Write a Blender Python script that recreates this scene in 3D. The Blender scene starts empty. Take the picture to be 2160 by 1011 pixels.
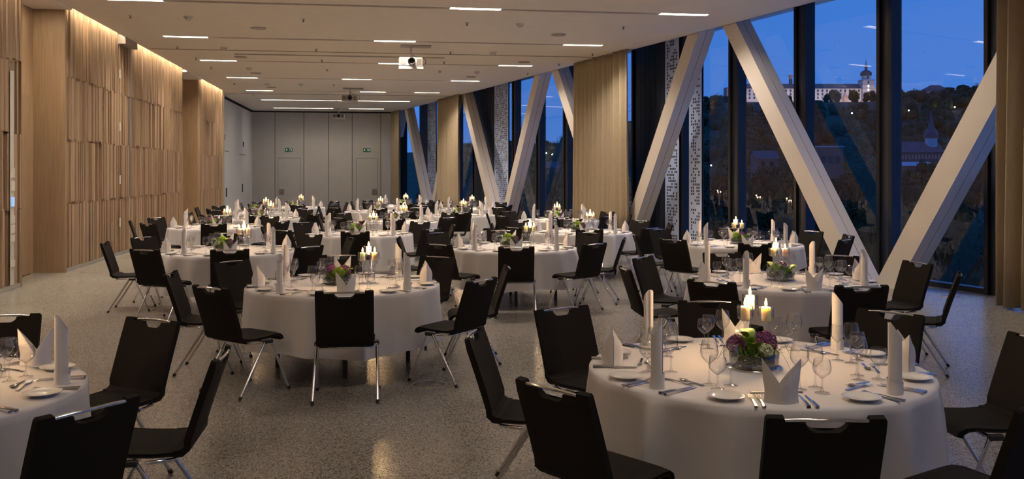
import bpy, bmesh, math, random
from mathutils import Vector, Matrix
random.seed(7)
R = math.radians
PI = math.pi
scene = bpy.context.scene
COL = scene.collection

# ------------------------------------------------------------------ camera
F_PX, HORIZON, CAM_H = 1939.0, 365.0, 1.79
YAW = math.atan(291 / 1939)
SA, CA = math.sin(YAW), math.cos(YAW)
cam_data = bpy.data.cameras.new('camera')
cam_data.sensor_width = 36.0
cam_data.lens = 36.0 * F_PX / 2160
cam_data.shift_y = -(1011 / 2 - HORIZON) / 2160
cam_data.clip_end = 4000
cam = bpy.data.objects.new('camera', cam_data)
cam.location = (0, 0, CAM_H)
cam.rotation_euler = (R(90), 0, -YAW)
COL.objects.link(cam)
scene.camera = cam

# ------------------------------------------------------------------ exposure
vs = scene.view_settings
vs.view_transform = 'Standard'
vs.look = 'None'
vs.exposure = 0.55
vs.gamma = 1.0
vs.use_curve_mapping = False
scene.cycles.max_bounces = 10
scene.cycles.diffuse_bounces = 4
scene.cycles.glossy_bounces = 4
scene.cycles.transmission_bounces = 6
scene.cycles.transparent_max_bounces = 24
scene.cycles.caustics_reflective = False
scene.cycles.caustics_refractive = False
scene.cycles.sample_clamp_indirect = 4.0

# ------------------------------------------------------------------ sky at dusk
world = bpy.data.worlds.new('dusk_sky')
scene.world = world
world.use_nodes = True
wn = world.node_tree.nodes
wl = world.node_tree.links
wn.clear()
w_out = wn.new('ShaderNodeOutputWorld')
w_bg = wn.new('ShaderNodeBackground')
w_tc = wn.new('ShaderNodeTexCoord')
w_sep = wn.new('ShaderNodeSeparateXYZ')
w_ramp = wn.new('ShaderNodeValToRGB')
wl.new(w_tc.outputs['Generated'], w_sep.inputs[0])
wl.new(w_sep.outputs['Z'], w_ramp.inputs[0])
wl.new(w_ramp.outputs[0], w_bg.inputs[0])
wl.new(w_bg.outputs[0], w_out.inputs[0])
w_ramp.color_ramp.elements[0].position = 0.0
w_ramp.color_ramp.elements[0].color = (0.066, 0.225, 0.72, 1)
w_ramp.color_ramp.elements[1].position = 0.55
w_ramp.color_ramp.elements[1].color = (0.032, 0.180, 0.68, 1)
w_bg.inputs[1].default_value = 0.70

LAMP_W = 50.0        # each lit ceiling slot
COVE_W = 10.5        # wall washer, per metre
CANDLE_W = 3.2
LAMP_COL = (1.0, 0.83, 0.66)
COVE_COL = (1.0, 0.80, 0.55)


# ------------------------------------------------------------------ pixel -> place
def ray(x, y):
    u = (x - 1080) / F_PX
    return (SA + u * CA, CA - u * SA, (HORIZON - y) / F_PX)

def at_z(x, y, z):
    d = ray(x, y)
    t = (z - CAM_H) / d[2]
    return Vector((d[0] * t, d[1] * t, z))

def at_depth(x, y, dep):
    d = ray(x, y)
    return Vector((d[0] * dep, d[1] * dep, CAM_H + d[2] * dep))


# ------------------------------------------------------------------ materials
def new_mat(name):
    m = bpy.data.materials.new(name)
    m.use_nodes = True
    nt = m.node_tree
    return m, nt, nt.nodes['Principled BSDF']

def mat(name, col, rough=0.6, metal=0.0, var=0.0, scale=8.0, bump=0.0, bscale=60.0, spec=0.5, stretch=None, sheen=0.0, obj_coord=True):
    m, nt, p = new_mat(name)
    p.inputs['Base Color'].default_value = (*col, 1)
    p.inputs['Roughness'].default_value = rough
    p.inputs['Metallic'].default_value = metal
    p.inputs['Specular IOR Level'].default_value = spec
    if sheen:
        p.inputs['Sheen Weight'].default_value = sheen
    tc = None
    if var or bump:
        tc = nt.nodes.new('ShaderNodeTexCoord')
        mp = nt.nodes.new('ShaderNodeMapping')
        nt.links.new(tc.outputs['Object'], mp.inputs[0])
        if stretch:
            mp.inputs['Scale'].default_value = stretch
    if var:
        n = nt.nodes.new('ShaderNodeTexNoise')
        n.inputs['Scale'].default_value = scale
        n.inputs['Detail'].default_value = 4
        nt.links.new(mp.outputs[0], n.inputs['Vector'])
        r = nt.nodes.new('ShaderNodeValToRGB')
        lo = tuple(max(0, c * (1 - var)) for c in col)
        hi = tuple(min(1, c * (1 + var)) for c in col)
        r.color_ramp.elements[0].position = 0.3
        r.color_ramp.elements[1].position = 0.7
        r.color_ramp.elements[0].color = (*lo, 1)
        r.color_ramp.elements[1].color = (*hi, 1)
        nt.links.new(n.outputs['Fac'], r.inputs[0])
        nt.links.new(r.outputs[0], p.inputs['Base Color'])
    if bump:
        b = nt.nodes.new('ShaderNodeTexNoise')
        b.inputs['Scale'].default_value = bscale
        nt.links.new(mp.outputs[0], b.inputs['Vector'])
        bp = nt.nodes.new('ShaderNodeBump')
        bp.inputs['Strength'].default_value = bump
        bp.inputs['Distance'].default_value = min(0.01, 0.10 / bscale)
        nt.links.new(b.outputs['Fac'], bp.inputs['Height'])
        nt.links.new(bp.outputs[0], p.inputs['Normal'])
    return m

def emis(name, col, strength):
    m, nt, p = new_mat(name)
    p.inputs['Base Color'].default_value = (*col, 1)
    p.inputs['Emission Color'].default_value = (*col, 1)
    p.inputs['Emission Strength'].default_value = strength
    return m

def thin_glass(name, tint, f0, rough=0.0, edge=None, power=4.0):
    """single-surface glazing: clear transmission plus a Schlick reflection"""
    m = bpy.data.materials.new(name)
    m.use_nodes = True
    nt = m.node_tree
    nt.nodes.clear()
    out = nt.nodes.new('ShaderNodeOutputMaterial')
    tr = nt.nodes.new('ShaderNodeBsdfTransparent')
    tr.inputs[0].default_value = (*tint, 1)
    gl = nt.nodes.new('ShaderNodeBsdfGlossy')
    gl.inputs['Roughness'].default_value = rough
    lw = nt.nodes.new('ShaderNodeLayerWeight')
    lw.inputs[0].default_value = 0.5
    pw = nt.nodes.new('ShaderNodeMath'); pw.operation = 'POWER'; pw.inputs[1].default_value = power
    mr = nt.nodes.new('ShaderNodeMapRange')
    mr.inputs['To Min'].default_value = f0
    mr.inputs['To Max'].default_value = 0.9
    mx = nt.nodes.new('ShaderNodeMixShader')
    L = nt.links.new
    if edge is not None:               # longer path through the wall of the glass at grazing angles
        pe = nt.nodes.new('ShaderNodeMath'); pe.operation = 'POWER'; pe.inputs[1].default_value = 3.0
        mc = nt.nodes.new('ShaderNodeMix'); mc.data_type = 'RGBA'
        mc.inputs['A'].default_value = (*tint, 1); mc.inputs['B'].default_value = (*edge, 1)
        L(lw.outputs['Facing'], pe.inputs[0]); L(pe.outputs[0], mc.inputs['Factor']); L(mc.outputs['Result'], tr.inputs[0])
    L(lw.outputs['Facing'], pw.inputs[0]); L(pw.outputs[0], mr.inputs[0]); L(mr.outputs[0], mx.inputs[0])
    L(tr.outputs[0], mx.inputs[1]); L(gl.outputs[0], mx.inputs[2]); L(mx.outputs[0], out.inputs[0])
    return m

def wood_mat(name, base, dark, rough=0.5):
    m, nt, p = new_mat(name)
    tc = nt.nodes.new('ShaderNodeTexCoord')
    mp = nt.nodes.new('ShaderNodeMapping')
    mp.inputs['Scale'].default_value = (9, 9, 0.35)
    n = nt.nodes.new('ShaderNodeTexNoise'); n.inputs['Scale'].default_value = 5; n.inputs['Detail'].default_value = 6
    oi = nt.nodes.new('ShaderNodeObjectInfo')
    add = nt.nodes.new('ShaderNodeVectorMath'); add.operation = 'ADD'
    r = nt.nodes.new('ShaderNodeValToRGB')
    r.color_ramp.elements[0].position = 0.32; r.color_ramp.elements[1].position = 0.68
    r.color_ramp.elements[0].color = (*dark, 1); r.color_ramp.elements[1].color = (*base, 1)
    hs = nt.nodes.new('ShaderNodeHueSaturation')
    mr = nt.nodes.new('ShaderNodeMapRange'); mr.inputs['To Min'].default_value = 0.82; mr.inputs['To Max'].default_value = 1.12
    L = nt.links.new
    L(tc.outputs['Object'], mp.inputs[0]); L(mp.outputs[0], add.inputs[0]); L(oi.outputs['Random'], add.inputs[1])
    L(add.outputs[0], n.inputs['Vector']); L(n.outputs['Fac'], r.inputs[0]); L(r.outputs[0], hs.inputs['Color'])
    L(oi.outputs['Random'], mr.inputs[0]); L(mr.outputs[0], hs.inputs['Value']); L(hs.outputs[0], p.inputs['Base Color'])
    p.inputs['Roughness'].default_value = rough
    return m

def terrazzo_mat():
    m, nt, p = new_mat('terrazzo')
    tc = nt.nodes.new('ShaderNodeTexCoord')
    L = nt.links.new
    v = nt.nodes.new('ShaderNodeTexVoronoi'); v.inputs['Scale'].default_value = 135
    L(tc.outputs['Object'], v.inputs['Vector'])
    sep = nt.nodes.new('ShaderNodeSeparateColor')
    L(v.outputs['Color'], sep.inputs[0])
    r = nt.nodes.new('ShaderNodeValToRGB'); r.color_ramp.interpolation = 'CONSTANT'
    e = r.color_ramp.elements
    e[0].position = 0; e[0].color = (0.075, 0.07, 0.065, 1)
    e[1].position = 0.16; e[1].color = (0.27, 0.255, 0.235, 1)
    for pos, c in ((0.42, (0.33, 0.31, 0.285)), (0.62, (0.29, 0.275, 0.25)), (0.80, (0.13, 0.12, 0.11)), (0.90, (0.42, 0.40, 0.37))):
        q = e.new(pos); q.color = (*c, 1)
    L(sep.outputs[0], r.inputs[0])
    n = nt.nodes.new('ShaderNodeTexNoise'); n.inputs['Scale'].default_value = 0.7; n.inputs['Detail'].default_value = 3
    L(tc.outputs['Object'], n.inputs['Vector'])
    mr = nt.nodes.new('ShaderNodeMapRange'); mr.inputs['To Min'].default_value = 0.85; mr.inputs['To Max'].default_value = 1.1
    L(n.outputs['Fac'], mr.inputs[0])
    hs = nt.nodes.new('ShaderNodeHueSaturation'); L(r.outputs[0], hs.inputs['Color']); L(mr.outputs[0], hs.inputs['Value'])
    L(hs.outputs[0], p.inputs['Base Color'])
    mr2 = nt.nodes.new('ShaderNodeMapRange'); mr2.inputs['To Min'].default_value = 0.19; mr2.inputs['To Max'].default_value = 0.30
    L(n.outputs['Fac'], mr2.inputs[0]); L(mr2.outputs[0], p.inputs['Roughness'])
    return m

MT = {
    'terrazzo': terrazzo_mat(),
    'grout': mat('grout', (0.05, 0.045, 0.04), 0.9),
    'ceiling': mat('ceiling_paint', (0.84, 0.80, 0.745), 0.75, var=0.02, scale=3, bump=0.15, bscale=120),
    'slot': mat('slot_shadow', (0.10, 0.095, 0.09), 0.7),
    'reflector': mat('slot_reflector', (0.75, 0.72, 0.68), 0.35),
    'rail': mat('ceiling_rail', (0.36, 0.33, 0.30), 0.45, 0.6),
    'wood': wood_mat('oak_slat', (0.405, 0.290, 0.195), (0.29, 0.198, 0.128)),
    'wood_panel': wood_mat('oak_veneer', (0.385, 0.268, 0.165), (0.30, 0.20, 0.118)),
    'wood_dark': mat('oak_shadow_backing', (0.16, 0.09, 0.045), 0.8, var=0.2),
    'greywall': mat('grey_partition', (0.47, 0.46, 0.46), 0.55, var=0.03, scale=2),
    'whitewall': mat('white_partition', (0.66, 0.66, 0.67), 0.5, var=0.02, scale=2),
    'dark': mat('black_gap', (0.012, 0.012, 0.012), 0.8),
    'alu': mat('aluminium', (0.62, 0.62, 0.62), 0.35, 0.9, var=0.05),
    'frame': mat('anthracite_frame', (0.016, 0.017, 0.021), 0.35, 0.3, var=0.1, scale=3),
    'frame_panel': mat('anthracite_infill', (0.035, 0.043, 0.062), 0.3, 0.2, var=0.08),
    'column': mat('column_plaster', (0.66, 0.61, 0.56), 0.45, var=0.02, scale=2),
    'curtain': mat('curtain_fabric', (0.38, 0.315, 0.225), 0.9, var=0.10, scale=14, stretch=(10, 10, 0.6), spec=0.1),
    'perf': mat('perforated_sheet', (0.58, 0.70, 1.0), 0.5),  # white sheet; the bluish light falling on it is put into its base colour
    'winglass': thin_glass('window_glass', (0.93, 0.95, 0.97), 0.10),
    'glass': thin_glass('drinking_glass', (0.97, 0.97, 0.97), 0.10, edge=(0.45, 0.45, 0.45), power=3.0),
    'fabric': mat('black_upholstery', (0.0135, 0.0120, 0.0112), 0.85, var=0.12, scale=90, bump=0.25, bscale=400, spec=0.2),
    'chrome': mat('chrome', (0.80, 0.80, 0.81), 0.12, 1.0, var=0.03),
    'rubber': mat('black_rubber', (0.012, 0.012, 0.012), 0.6, var=0.1),
    'cloth': mat('white_tablecloth', (0.71, 0.70, 0.735), 0.8, var=0.015, scale=3, bump=0.10, bscale=14, sheen=0.1),
    'napkin': mat('white_napkin', (0.86, 0.85, 0.875), 0.85, var=0.02, scale=30, bump=0.12, bscale=180),
    'porcelain': mat('porcelain', (0.80, 0.80, 0.79), 0.12, var=0.01),
    'steel': mat('cutlery_steel', (0.68, 0.68, 0.68), 0.16, 1.0, var=0.04),
    'wax': mat('candle_wax', (0.90, 0.80, 0.60), 0.5, var=0.02),
    'wick': mat('wick', (0.02, 0.015, 0.01), 0.9),
    'flame': emis('flame', (1.0, 0.62, 0.24), 5.0),
    'lamp': emis('lamp_diffuser', (1.0, 0.90, 0.74), 9.0),
    'purple': mat('purple_bloom', (0.22, 0.065, 0.20), 0.8, var=0.55, scale=60, bump=0.5, bscale=120),
    'cream': mat('cream_carnation', (0.70, 0.72, 0.55), 0.8, var=0.15, scale=60, bump=0.5, bscale=120),
    'lime': mat('lime_bloom', (0.28, 0.42, 0.05), 0.8, var=0.4, scale=60, bump=0.5, bscale=120),
    'leaf': mat('leaf', (0.16, 0.30, 0.035), 0.5, var=0.3, scale=20),
    'moss': mat('moss', (0.075, 0.115, 0.028), 0.9, var=0.5, scale=50, bump=0.5, bscale=90),
    'darkmetal': mat('dark_metal', (0.05, 0.05, 0.055), 0.4, 0.6, var=0.1),
    'plastic': mat('white_plastic', (0.62, 0.60, 0.57), 0.4, var=0.02),
    'projector': mat('projector_shell', (0.55, 0.52, 0.48), 0.45, var=0.02),
    'grille': mat('grille', (0.18, 0.16, 0.145), 0.7, var=0.2, scale=200),
    'lens': mat('lens_black', (0.01, 0.01, 0.012), 0.12),
    'sign': emis('exit_green', (0.0, 0.06, 0.03), 0.15),
    'signwhite': emis('exit_white', (0.65, 0.85, 0.72), 0.25),
    'vent': mat('vent_grille', (0.20, 0.18, 0.165), 0.6, var=0.1),
    'display': emis('display_blue', (0.25, 0.5, 0.95), 0.5),
    # outdoors
    'soil': mat('hill_grass', (0.035, 0.042, 0.016), 0.95, var=0.4, scale=0.05),
    'tree': mat('tree_leaves', (0.028, 0.040, 0.012), 0.95, var=0.5, scale=0.6, bump=1.0, bscale=2.0),
    'bark': mat('bark', (0.05, 0.04, 0.03), 0.9, var=0.2),
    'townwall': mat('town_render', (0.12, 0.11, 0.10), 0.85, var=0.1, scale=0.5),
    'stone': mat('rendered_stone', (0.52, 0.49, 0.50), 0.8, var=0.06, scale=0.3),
    'redstone': mat('red_sandstone', (0.42, 0.26, 0.20), 0.85, var=0.15, scale=0.4),
    'slate': mat('slate_roof', (0.085, 0.08, 0.095), 0.7, var=0.15, scale=0.6),
    'bluemetal': mat('metal_roof', (0.30, 0.36, 0.46), 0.45, var=0.05),
    'windowdark': mat('dark_pane', (0.03, 0.03, 0.035), 0.2),
    'litwindow': emis('lit_pane', (1.0, 0.85, 0.6), 1.3),
    'streetlamp': emis('street_lamp_light', (1.0, 0.88, 0.62), 30.0),
}
MT['wax'].node_tree.nodes['Principled BSDF'].inputs['Subsurface Weight'].default_value = 1.0
MT['wax'].node_tree.nodes['Principled BSDF'].inputs['Subsurface Radius'].default_value = (0.045, 0.028, 0.014)
MT['wax'].node_tree.nodes['Principled BSDF'].inputs['Subsurface Scale'].default_value = 1.0


# ------------------------------------------------------------------ mesh helpers
class MB:
    def __init__(self):
        self.v = []; self.f = []; self.sm = []
    def add(self, vs, fs, smooth=False):
        o = len(self.v)
        self.v += [tuple(p) for p in vs]
        self.f += [tuple(i + o for i in f) for f in fs]
        self.sm += [smooth] * len(fs)
        return self
    def box(self, a, b, M=None):
        x0, y0, z0 = a; x1, y1, z1 = b
        vs = [(x0, y0, z0), (x1, y0, z0), (x1, y1, z0), (x0, y1, z0), (x0, y0, z1), (x1, y0, z1), (x1, y1, z1), (x0, y1, z1)]
        if M is not None:
            vs = [tuple(M @ Vector(p)) for p in vs]
        return self.add(vs, [(0, 3, 2, 1), (4, 5, 6, 7), (0, 1, 5, 4), (1, 2, 6, 5), (2, 3, 7, 6), (3, 0, 4, 7)])
    def prism(self, poly, z0, z1):
        """poly: xy list, counter-clockwise"""
        n = len(poly)
        vs = [(x, y, z0) for x, y in poly] + [(x, y, z1) for x, y in poly]
        fs = [tuple(range(n - 1, -1, -1)), tuple(range(n, 2 * n))]
        fs += [(i, (i + 1) % n, n + (i + 1) % n, n + i) for i in range(n)]
        return self.add(vs, fs)
    def hexa(self, bottom, top):
        """two 4-point loops"""
        vs = list(bottom) + list(top)
        return self.add(vs, [(3, 2, 1, 0), (4, 5, 6, 7), (0, 1, 5, 4), (1, 2, 6, 5), (2, 3, 7, 6), (3, 0, 4, 7)])
    def tube(self, pts, r, n=8, caps=True):
        pts = [Vector(p) for p in pts]
        rr = r if isinstance(r, (list, tuple)) else [r] * len(pts)
        vs = []; fs = []
        for i, p in enumerate(pts):
            if i == 0: d = pts[1] - p
            elif i == len(pts) - 1: d = p - pts[i - 1]
            else: d = (pts[i + 1] - p).normalized() + (p - pts[i - 1]).normalized()
            d.normalize()
            up = Vector((0, 0, 1)) if abs(d.z) < 0.9 else Vector((1, 0, 0))
            a = d.cross(up).normalized(); b = d.cross(a)
            for k in range(n):
                t = 2 * PI * k / n
                vs.append(p + a * (rr[i] * math.cos(t)) + b * (rr[i] * math.sin(t)))
        for i in range(len(pts) - 1):
            for k in range(n):
                fs.append((i * n + k, i * n + (k + 1) % n, (i + 1) * n + (k + 1) % n, (i + 1) * n + k))
        self.add(vs, fs, True)
        if caps:
            m = len(pts) - 1
            self.add(vs[:n], [tuple(range(n))]); self.add(vs[m * n:], [tuple(range(n - 1, -1, -1))])
        return self
    def lathe(self, prof, n=16, cx=0, cy=0, close=True, smooth=True):
        vs = []; fs = []
        for r, z in prof:
            for k in range(n):
                t = 2 * PI * k / n
                vs.append((cx + r * math.cos(t), cy + r * math.sin(t), z))
        for i in range(len(prof) - 1):
            for k in range(n):
                fs.append((i * n + k, i * n + (k + 1) % n, (i + 1) * n + (k + 1) % n, (i + 1) * n + k))
        self.add(vs, fs, smooth)
        return self
    def sphere(self, c, r, nu=10, nv=7, jitter=0.0, rnd=random, sq=(1, 1, 1)):
        vs = [(c[0], c[1], c[2] - r * sq[2])]
        for j in range(1, nv):
            ph = PI * j / nv - PI / 2
            for i in range(nu):
                t = 2 * PI * i / nu
                k = r * (1 + jitter * (rnd.random() - 0.5) * 2)
                vs.append((c[0] + sq[0] * k * math.cos(ph) * math.cos(t), c[1] + sq[1] * k * math.cos(ph) * math.sin(t), c[2] + sq[2] * k * math.sin(ph)))
        vs.append((c[0], c[1], c[2] + r * sq[2]))
        fs = [(0, 1 + (i + 1) % nu, 1 + i) for i in range(nu)]
        for j in range(nv - 2):
            for i in range(nu):
                a = 1 + j * nu + i; b = 1 + j * nu + (i + 1) % nu
                fs.append((a, b, b + nu, a + nu))
        top = len(vs) - 1; o = 1 + (nv - 2) * nu
        fs += [(o + i, o + (i + 1) % nu, top) for i in range(nu)]
        return self.add(vs, fs, True)
    def mesh(self, name, m):
        me = bpy.data.meshes.new(name)
        me.from_pydata(self.v, [], self.f)
        me.polygons.foreach_set('use_smooth', self.sm)
        if isinstance(m, str): m = MT[m]
        me.materials.append(m)
        me.update()
        return me

def link(name, data, parent=None, loc=None, rot=None):
    o = bpy.data.objects.new(name, data)
    COL.objects.link(o)
    if parent is not None: o.parent = parent
    if loc is not None: o.location = loc
    if rot is not None: o.rotation_euler = rot if not isinstance(rot, (int, float)) else (0, 0, rot)
    return o

def obj(name, mb, m, parent=None, loc=None, rot=None):
    return link(name, mb.mesh(name, m), parent, loc, rot)

def tag(o, label, cat, group=None, kind=None):
    o['label'] = label
    o['category'] = cat
    if group: o['group'] = group
    if kind: o['kind'] = kind
    return o

def empty(name, loc=(0, 0, 0), rot=0):
    o = link(name, None, None, loc, rot)
    o.empty_display_size = 0.1
    return o

def bevel_box(mb, a, b, r):
    """box with chamfered vertical and horizontal edges (3 nested rectangles)"""
    x0, y0, z0 = a; x1, y1, z1 = b
    def ring(d, z):
        return [(x0 + d, y0 + r + 0 * d, z), (x0 + r, y0 + d, z), (x1 - r, y0 + d, z), (x1 - d, y0 + r, z), (x1 - d, y1 - r, z), (x1 - r, y1 - d, z), (x0 + r, y1 - d, z), (x0 + d, y1 - r, z)]
    rings = [ring(r, z0), ring(0, z0 + r), ring(0, z1 - r), ring(r, z1)]
    vs = sum(rings, [])
    fs = [tuple(range(7, -1, -1)), tuple(range(24, 32))]
    for j in range(3):
        for i in range(8):
            fs.append((j * 8 + i, j * 8 + (i + 1) % 8, j * 8 + 8 + (i + 1) % 8, j * 8 + 8 + i))
    return mb.add(vs, fs)


# ================================================================== ROOM SHELL
CEIL = 4.75
Y_END, Y_NEAR = 45.0, -5.0
WALL_X = -5.48

def ceil_x(Y):                       # edge of the suspended ceiling along the facade
    return 7.57 - 0.216 * (Y - 14.82)
NX, NY = 0.9775, 0.2111              # facade outward normal
def fac(Y, off):
    return (ceil_x(Y) + NX * off, Y + NY * off)
GLASS_OFF = 0.85

# ---- floor: cast terrazzo bays with narrow joints
floor = empty('floor')
tag(floor, 'speckled grey terrazzo floor running the length of the hall', 'floor', kind='structure')
sub = MB()
def room_poly(y0, y1, inset=0.0, right_off=GLASS_OFF + 0.25, xl=-6.3):
    def xr(Y):
        return ceil_x(Y) + right_off / NX - inset
    return [(xl + inset, y0 + inset), (xr(y0), y0 + inset), (xr(y1), y1 - inset), (xl + inset, y1 - inset)]
sub.prism(room_poly(Y_NEAR, Y_END + 0.2), -0.3, -0.02)
obj('grout_bed', sub, 'grout', floor)
ys = [Y_NEAR] + [9.75 + 4.29 * k for k in range(-3, 9)] + [Y_END + 0.2]
for a, b in zip(ys[:-1], ys[1:]):
    if b - a < 0.1: continue
    obj('slab', MB().prism(room_poly(a + 0.004, b - 0.004), -0.02, 0.0), 'terrazzo', floor)

# ---- end wall: grey movable partition panels with two flush doors
wall_back = empty('wall_back')
tag(wall_back, 'grey panelled partition wall closing the far end of the hall', 'wall', kind='structure')
obj('backing', MB().box((-6.6, Y_END + 0.06, 0), (1.6, Y_END + 0.2, 5.2)), 'dark', wall_back)
joints = [-5.80, -4.67, -3.32, -2.16, -1.04, 0.32, 1.25]
doors = {1: (-4.52, -3.48), 4: (-0.84, 0.16)}
g = 0.012
for i in range(6):
    x0, x1 = joints[i] + g, joints[i + 1] - g
    mb = MB()
    if i in doors:
        d0, d1 = doors[i]
        mb.box((x0, Y_END, 0), (d0 - 0.012, Y_END + 0.06, 4.68)); mb.box((d1 + 0.012, Y_END, 0), (x1, Y_END + 0.06, 4.68))
        mb.box((d0 - 0.012, Y_END, 2.505), (d1 + 0.012, Y_END + 0.06, 4.68))
    else:
        mb.box((x0, Y_END, 0), (x1, Y_END + 0.06, 4.68))
    obj('panel', mb, 'greywall', wall_back)
for n, (i, (d0, d1)) in enumerate(doors.items()):
    d = empty('door_%d' % (n + 1), ((d0 + d1) / 2, Y_END, 0))
    w = (d1 - d0) / 2
    obj('leaf', MB().box((-w, 0.004, 0.005), (w, 0.055, 2.49)), 'greywall', d)
    vx = -w + 0.16 if n == 0 else w - 0.14
    vg = obj('vent_grille', MB().box((vx - 0.12, -0.012, 0.75), (vx + 0.12, 0.004, 1.01)), 'vent', d)
    for s in range(4):
        obj('louvre', MB().box((vx - 0.10, -0.02, 0.79 + 0.055 * s), (vx + 0.10, -0.012, 0.805 + 0.055 * s)), 'rail', vg)
    tag(d, ('flush grey escape door in the end wall next to the white side wall' if n == 0 else 'flush grey escape door in the end wall next to the curtain'), 'door', kind='structure')
# exit signs
def exit_sign(xc, label):
    t = empty('exit_sign', (xc, Y_END, 2.9))
    obj('plate', MB().box((-0.17, -0.035, -0.08), (0.17, 0, 0.08)), 'sign', t)
    ar = MB().prism([(-0.10, -0.05), (-0.05, 0.0), (-0.085, 0.0), (-0.085, 0.05), (-0.115, 0.05), (-0.115, 0.0), (-0.15, 0.0)], 0, 0.004)
    obj('arrow', ar, 'signwhite', t, (0, -0.036, 0), (R(90), 0, 0))
    dr = MB()
    for a, b in (((0.02, -0.06), (0.035, 0.06)), ((0.02, 0.05), (0.10, 0.06)), ((0.09, -0.06), (0.10, 0.06))):
        dr.box((a[0], a[1], 0), (b[0], b[1], 0.004))
    obj('doorway_symbol', dr, 'signwhite', t, (0, -0.036, 0), (R(90), 0, 0))
    rm = MB()
    rm.lathe([(0.0001, 0), (0.012, 0), (0.012, 0.004), (0.0001, 0.004)], 8, 0.125, 0.045)
    rm.prism([(0.105, -0.01), (0.13, -0.01), (0.142, 0.03), (0.115, 0.03)], 0, 0.004)
    rm.prism([(0.105, -0.012), (0.09, -0.06), (0.103, -0.06), (0.12, -0.012)], 0, 0.004)
    rm.prism([(0.118, -0.012), (0.145, -0.045), (0.155, -0.04), (0.133, -0.012)], 0, 0.004)
    obj('running_figure', rm, 'signwhite', t, (0, -0.036, 0), (R(90), 0, 0))
    tag(t, label, 'sign')
exit_sign(-4.02, 'green exit sign above the escape door by the white side wall')
exit_sign(-0.35, 'green exit sign above the escape door by the curtain')

# ---- white side wall beyond the timber
wall_white = empty('wall_side')
tag(wall_white, 'pale side wall section with slim black handles beyond the timber panels', 'wall', kind='structure')
wy = [35.15, 38.35, 41.65, Y_END]
WX = -5.72
for a, b in zip(wy[:-1], wy[1:]):
    obj('panel', MB().box((WX - 0.1, a + 0.006, 0), (WX, b - 0.006, 4.66)), 'whitewall', wall_white)
obj('shadow_gap', MB().box((WX - 0.14, wy[0], 0), (WX - 0.02, Y_END, 4.9)), 'dark', wall_white)
for yy, zz, hh in ((37.2, 0.85, 0.36), (41.6, 0.95, 0.36), (36.7, 3.05, 0.22), (41.9, 2.95, 0.22)):
    obj('handle', MB().box((WX, yy - 0.06, zz), (WX + 0.03, yy + 0.06, zz + hh)), 'dark', wall_white)
for ya, yb, zz in ((36.1, 37.9, 2.63), (40.8, 42.7, 2.58)):
    obj('seam', MB().box((WX, ya, zz), (WX + 0.006, yb, zz + 0.025)), 'dark', wall_white)

# ---- timber wall: irregular upright boards in four tiers
TIERS = [0.07, 1.24, 2.40, 3.53, 5.0]
def slat_wall(y0, y1, label, seed, wavg=0.115):
    rnd = random.Random(seed)
    w = empty('wall_left')
    tag(w, label, 'wall', kind='structure')
    obj('backing', MB().box((WALL_X - 0.12, y0, 0), (WALL_X - 0.045, y1, 5.05)), 'wood_panel', w)
    obj('baseboard', MB().box((WALL_X - 0.05, y0 + 0.01, 0.0), (WALL_X - 0.005, y1 - 0.01, 0.07)), 'alu', w)
    for t in range(4):
        y = y0
        while y < y1 - 0.02:
            wd = rnd.choice((0.04, 0.05, 0.06, 0.075, 0.09, 0.12, 0.16)) * wavg / 0.13
            e = min(y + wd, y1)
            if y1 - e < 0.04: e = y1
            d = rnd.choice((0.0, 0.0, -0.018, -0.035, 0.016, -0.042))
            lo = TIERS[t] + (0 if t == 0 else rnd.uniform(-0.028, 0.028))
            hi = TIERS[t + 1] + (0 if t == 3 else rnd.uniform(-0.028, 0.028)) - 0.004
            obj('slat', MB().box((WALL_X - 0.05, y + 0.006, lo), (WALL_X + d, e - 0.006, hi)), 'wood', w)
            y = e
    return w
wA = slat_wall(13.0, 15.42, 'oak slat wall with the white switch strip before the door recess', 3)
wB = slat_wall(17.6, 21.92, 'oak slat wall between the door recess and the upright metal strip', 4)
wC = slat_wall(22.0, 27.7, 'oak slat wall beyond the upright metal strip', 5, 0.13)
wD = slat_wall(30.15, 34.75, 'short oak slat wall before the pale side wall', 6, 0.13)
def plain_wall(name, poly, label, m='wood_panel', z1=5.05):
    o = obj(name, MB().prism(poly, 0.0, z1), m)
    tag(o, label, 'wall', kind='structure')
    return o
plain_wall('wall_left', [(-6.2, Y_NEAR), (WALL_X, Y_NEAR), (WALL_X, 12.99), (-6.2, 12.99)], 'plain oak wall running beside the tables')
plain_wall('wall_left', [(-6.2, 17.5), (WALL_X - 0.0, 17.5), (WALL_X, 17.59), (-6.2, 17.59)], 'plain oak return panel beside the recessed door')
plain_wall('wall_left', [(-6.2, 30.05), (WALL_X, 30.05), (WALL_X, 30.14), (-6.2, 30.14)], 'plain oak return panel of the deeper recess')
plain_wall('wall_left', [(-6.2, 15.43), (-6.02, 15.43), (-6.02, 17.5), (-6.2, 17.5)], 'oak back of the first wall recess')
plain_wall('wall_left', [(-6.2, 27.71), (-6.02, 27.71), (-6.02, 30.05), (-6.2, 30.05)], 'oak back of the second wall recess')
plain_wall('wall_left', [(-6.02, 15.425), (WALL_X, 15.425), (WALL_X, 15.46), (-6.02, 15.46)], 'narrow oak return panel at the switch strip')
plain_wall('wall_left', [(-6.02, 27.705), (WALL_X, 27.705), (WALL_X, 27.74), (-6.02, 27.74)], 'narrow oak return panel of the second recess')
plain_wall('wall_left', [(-6.2, 34.76), (WALL_X, 34.76), (WALL_X, 35.0), (-6.2, 35.0)], 'slim oak end post against the pale side wall')
d3 = empty('door_3', (-6.02, 16.4, 0))
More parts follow.
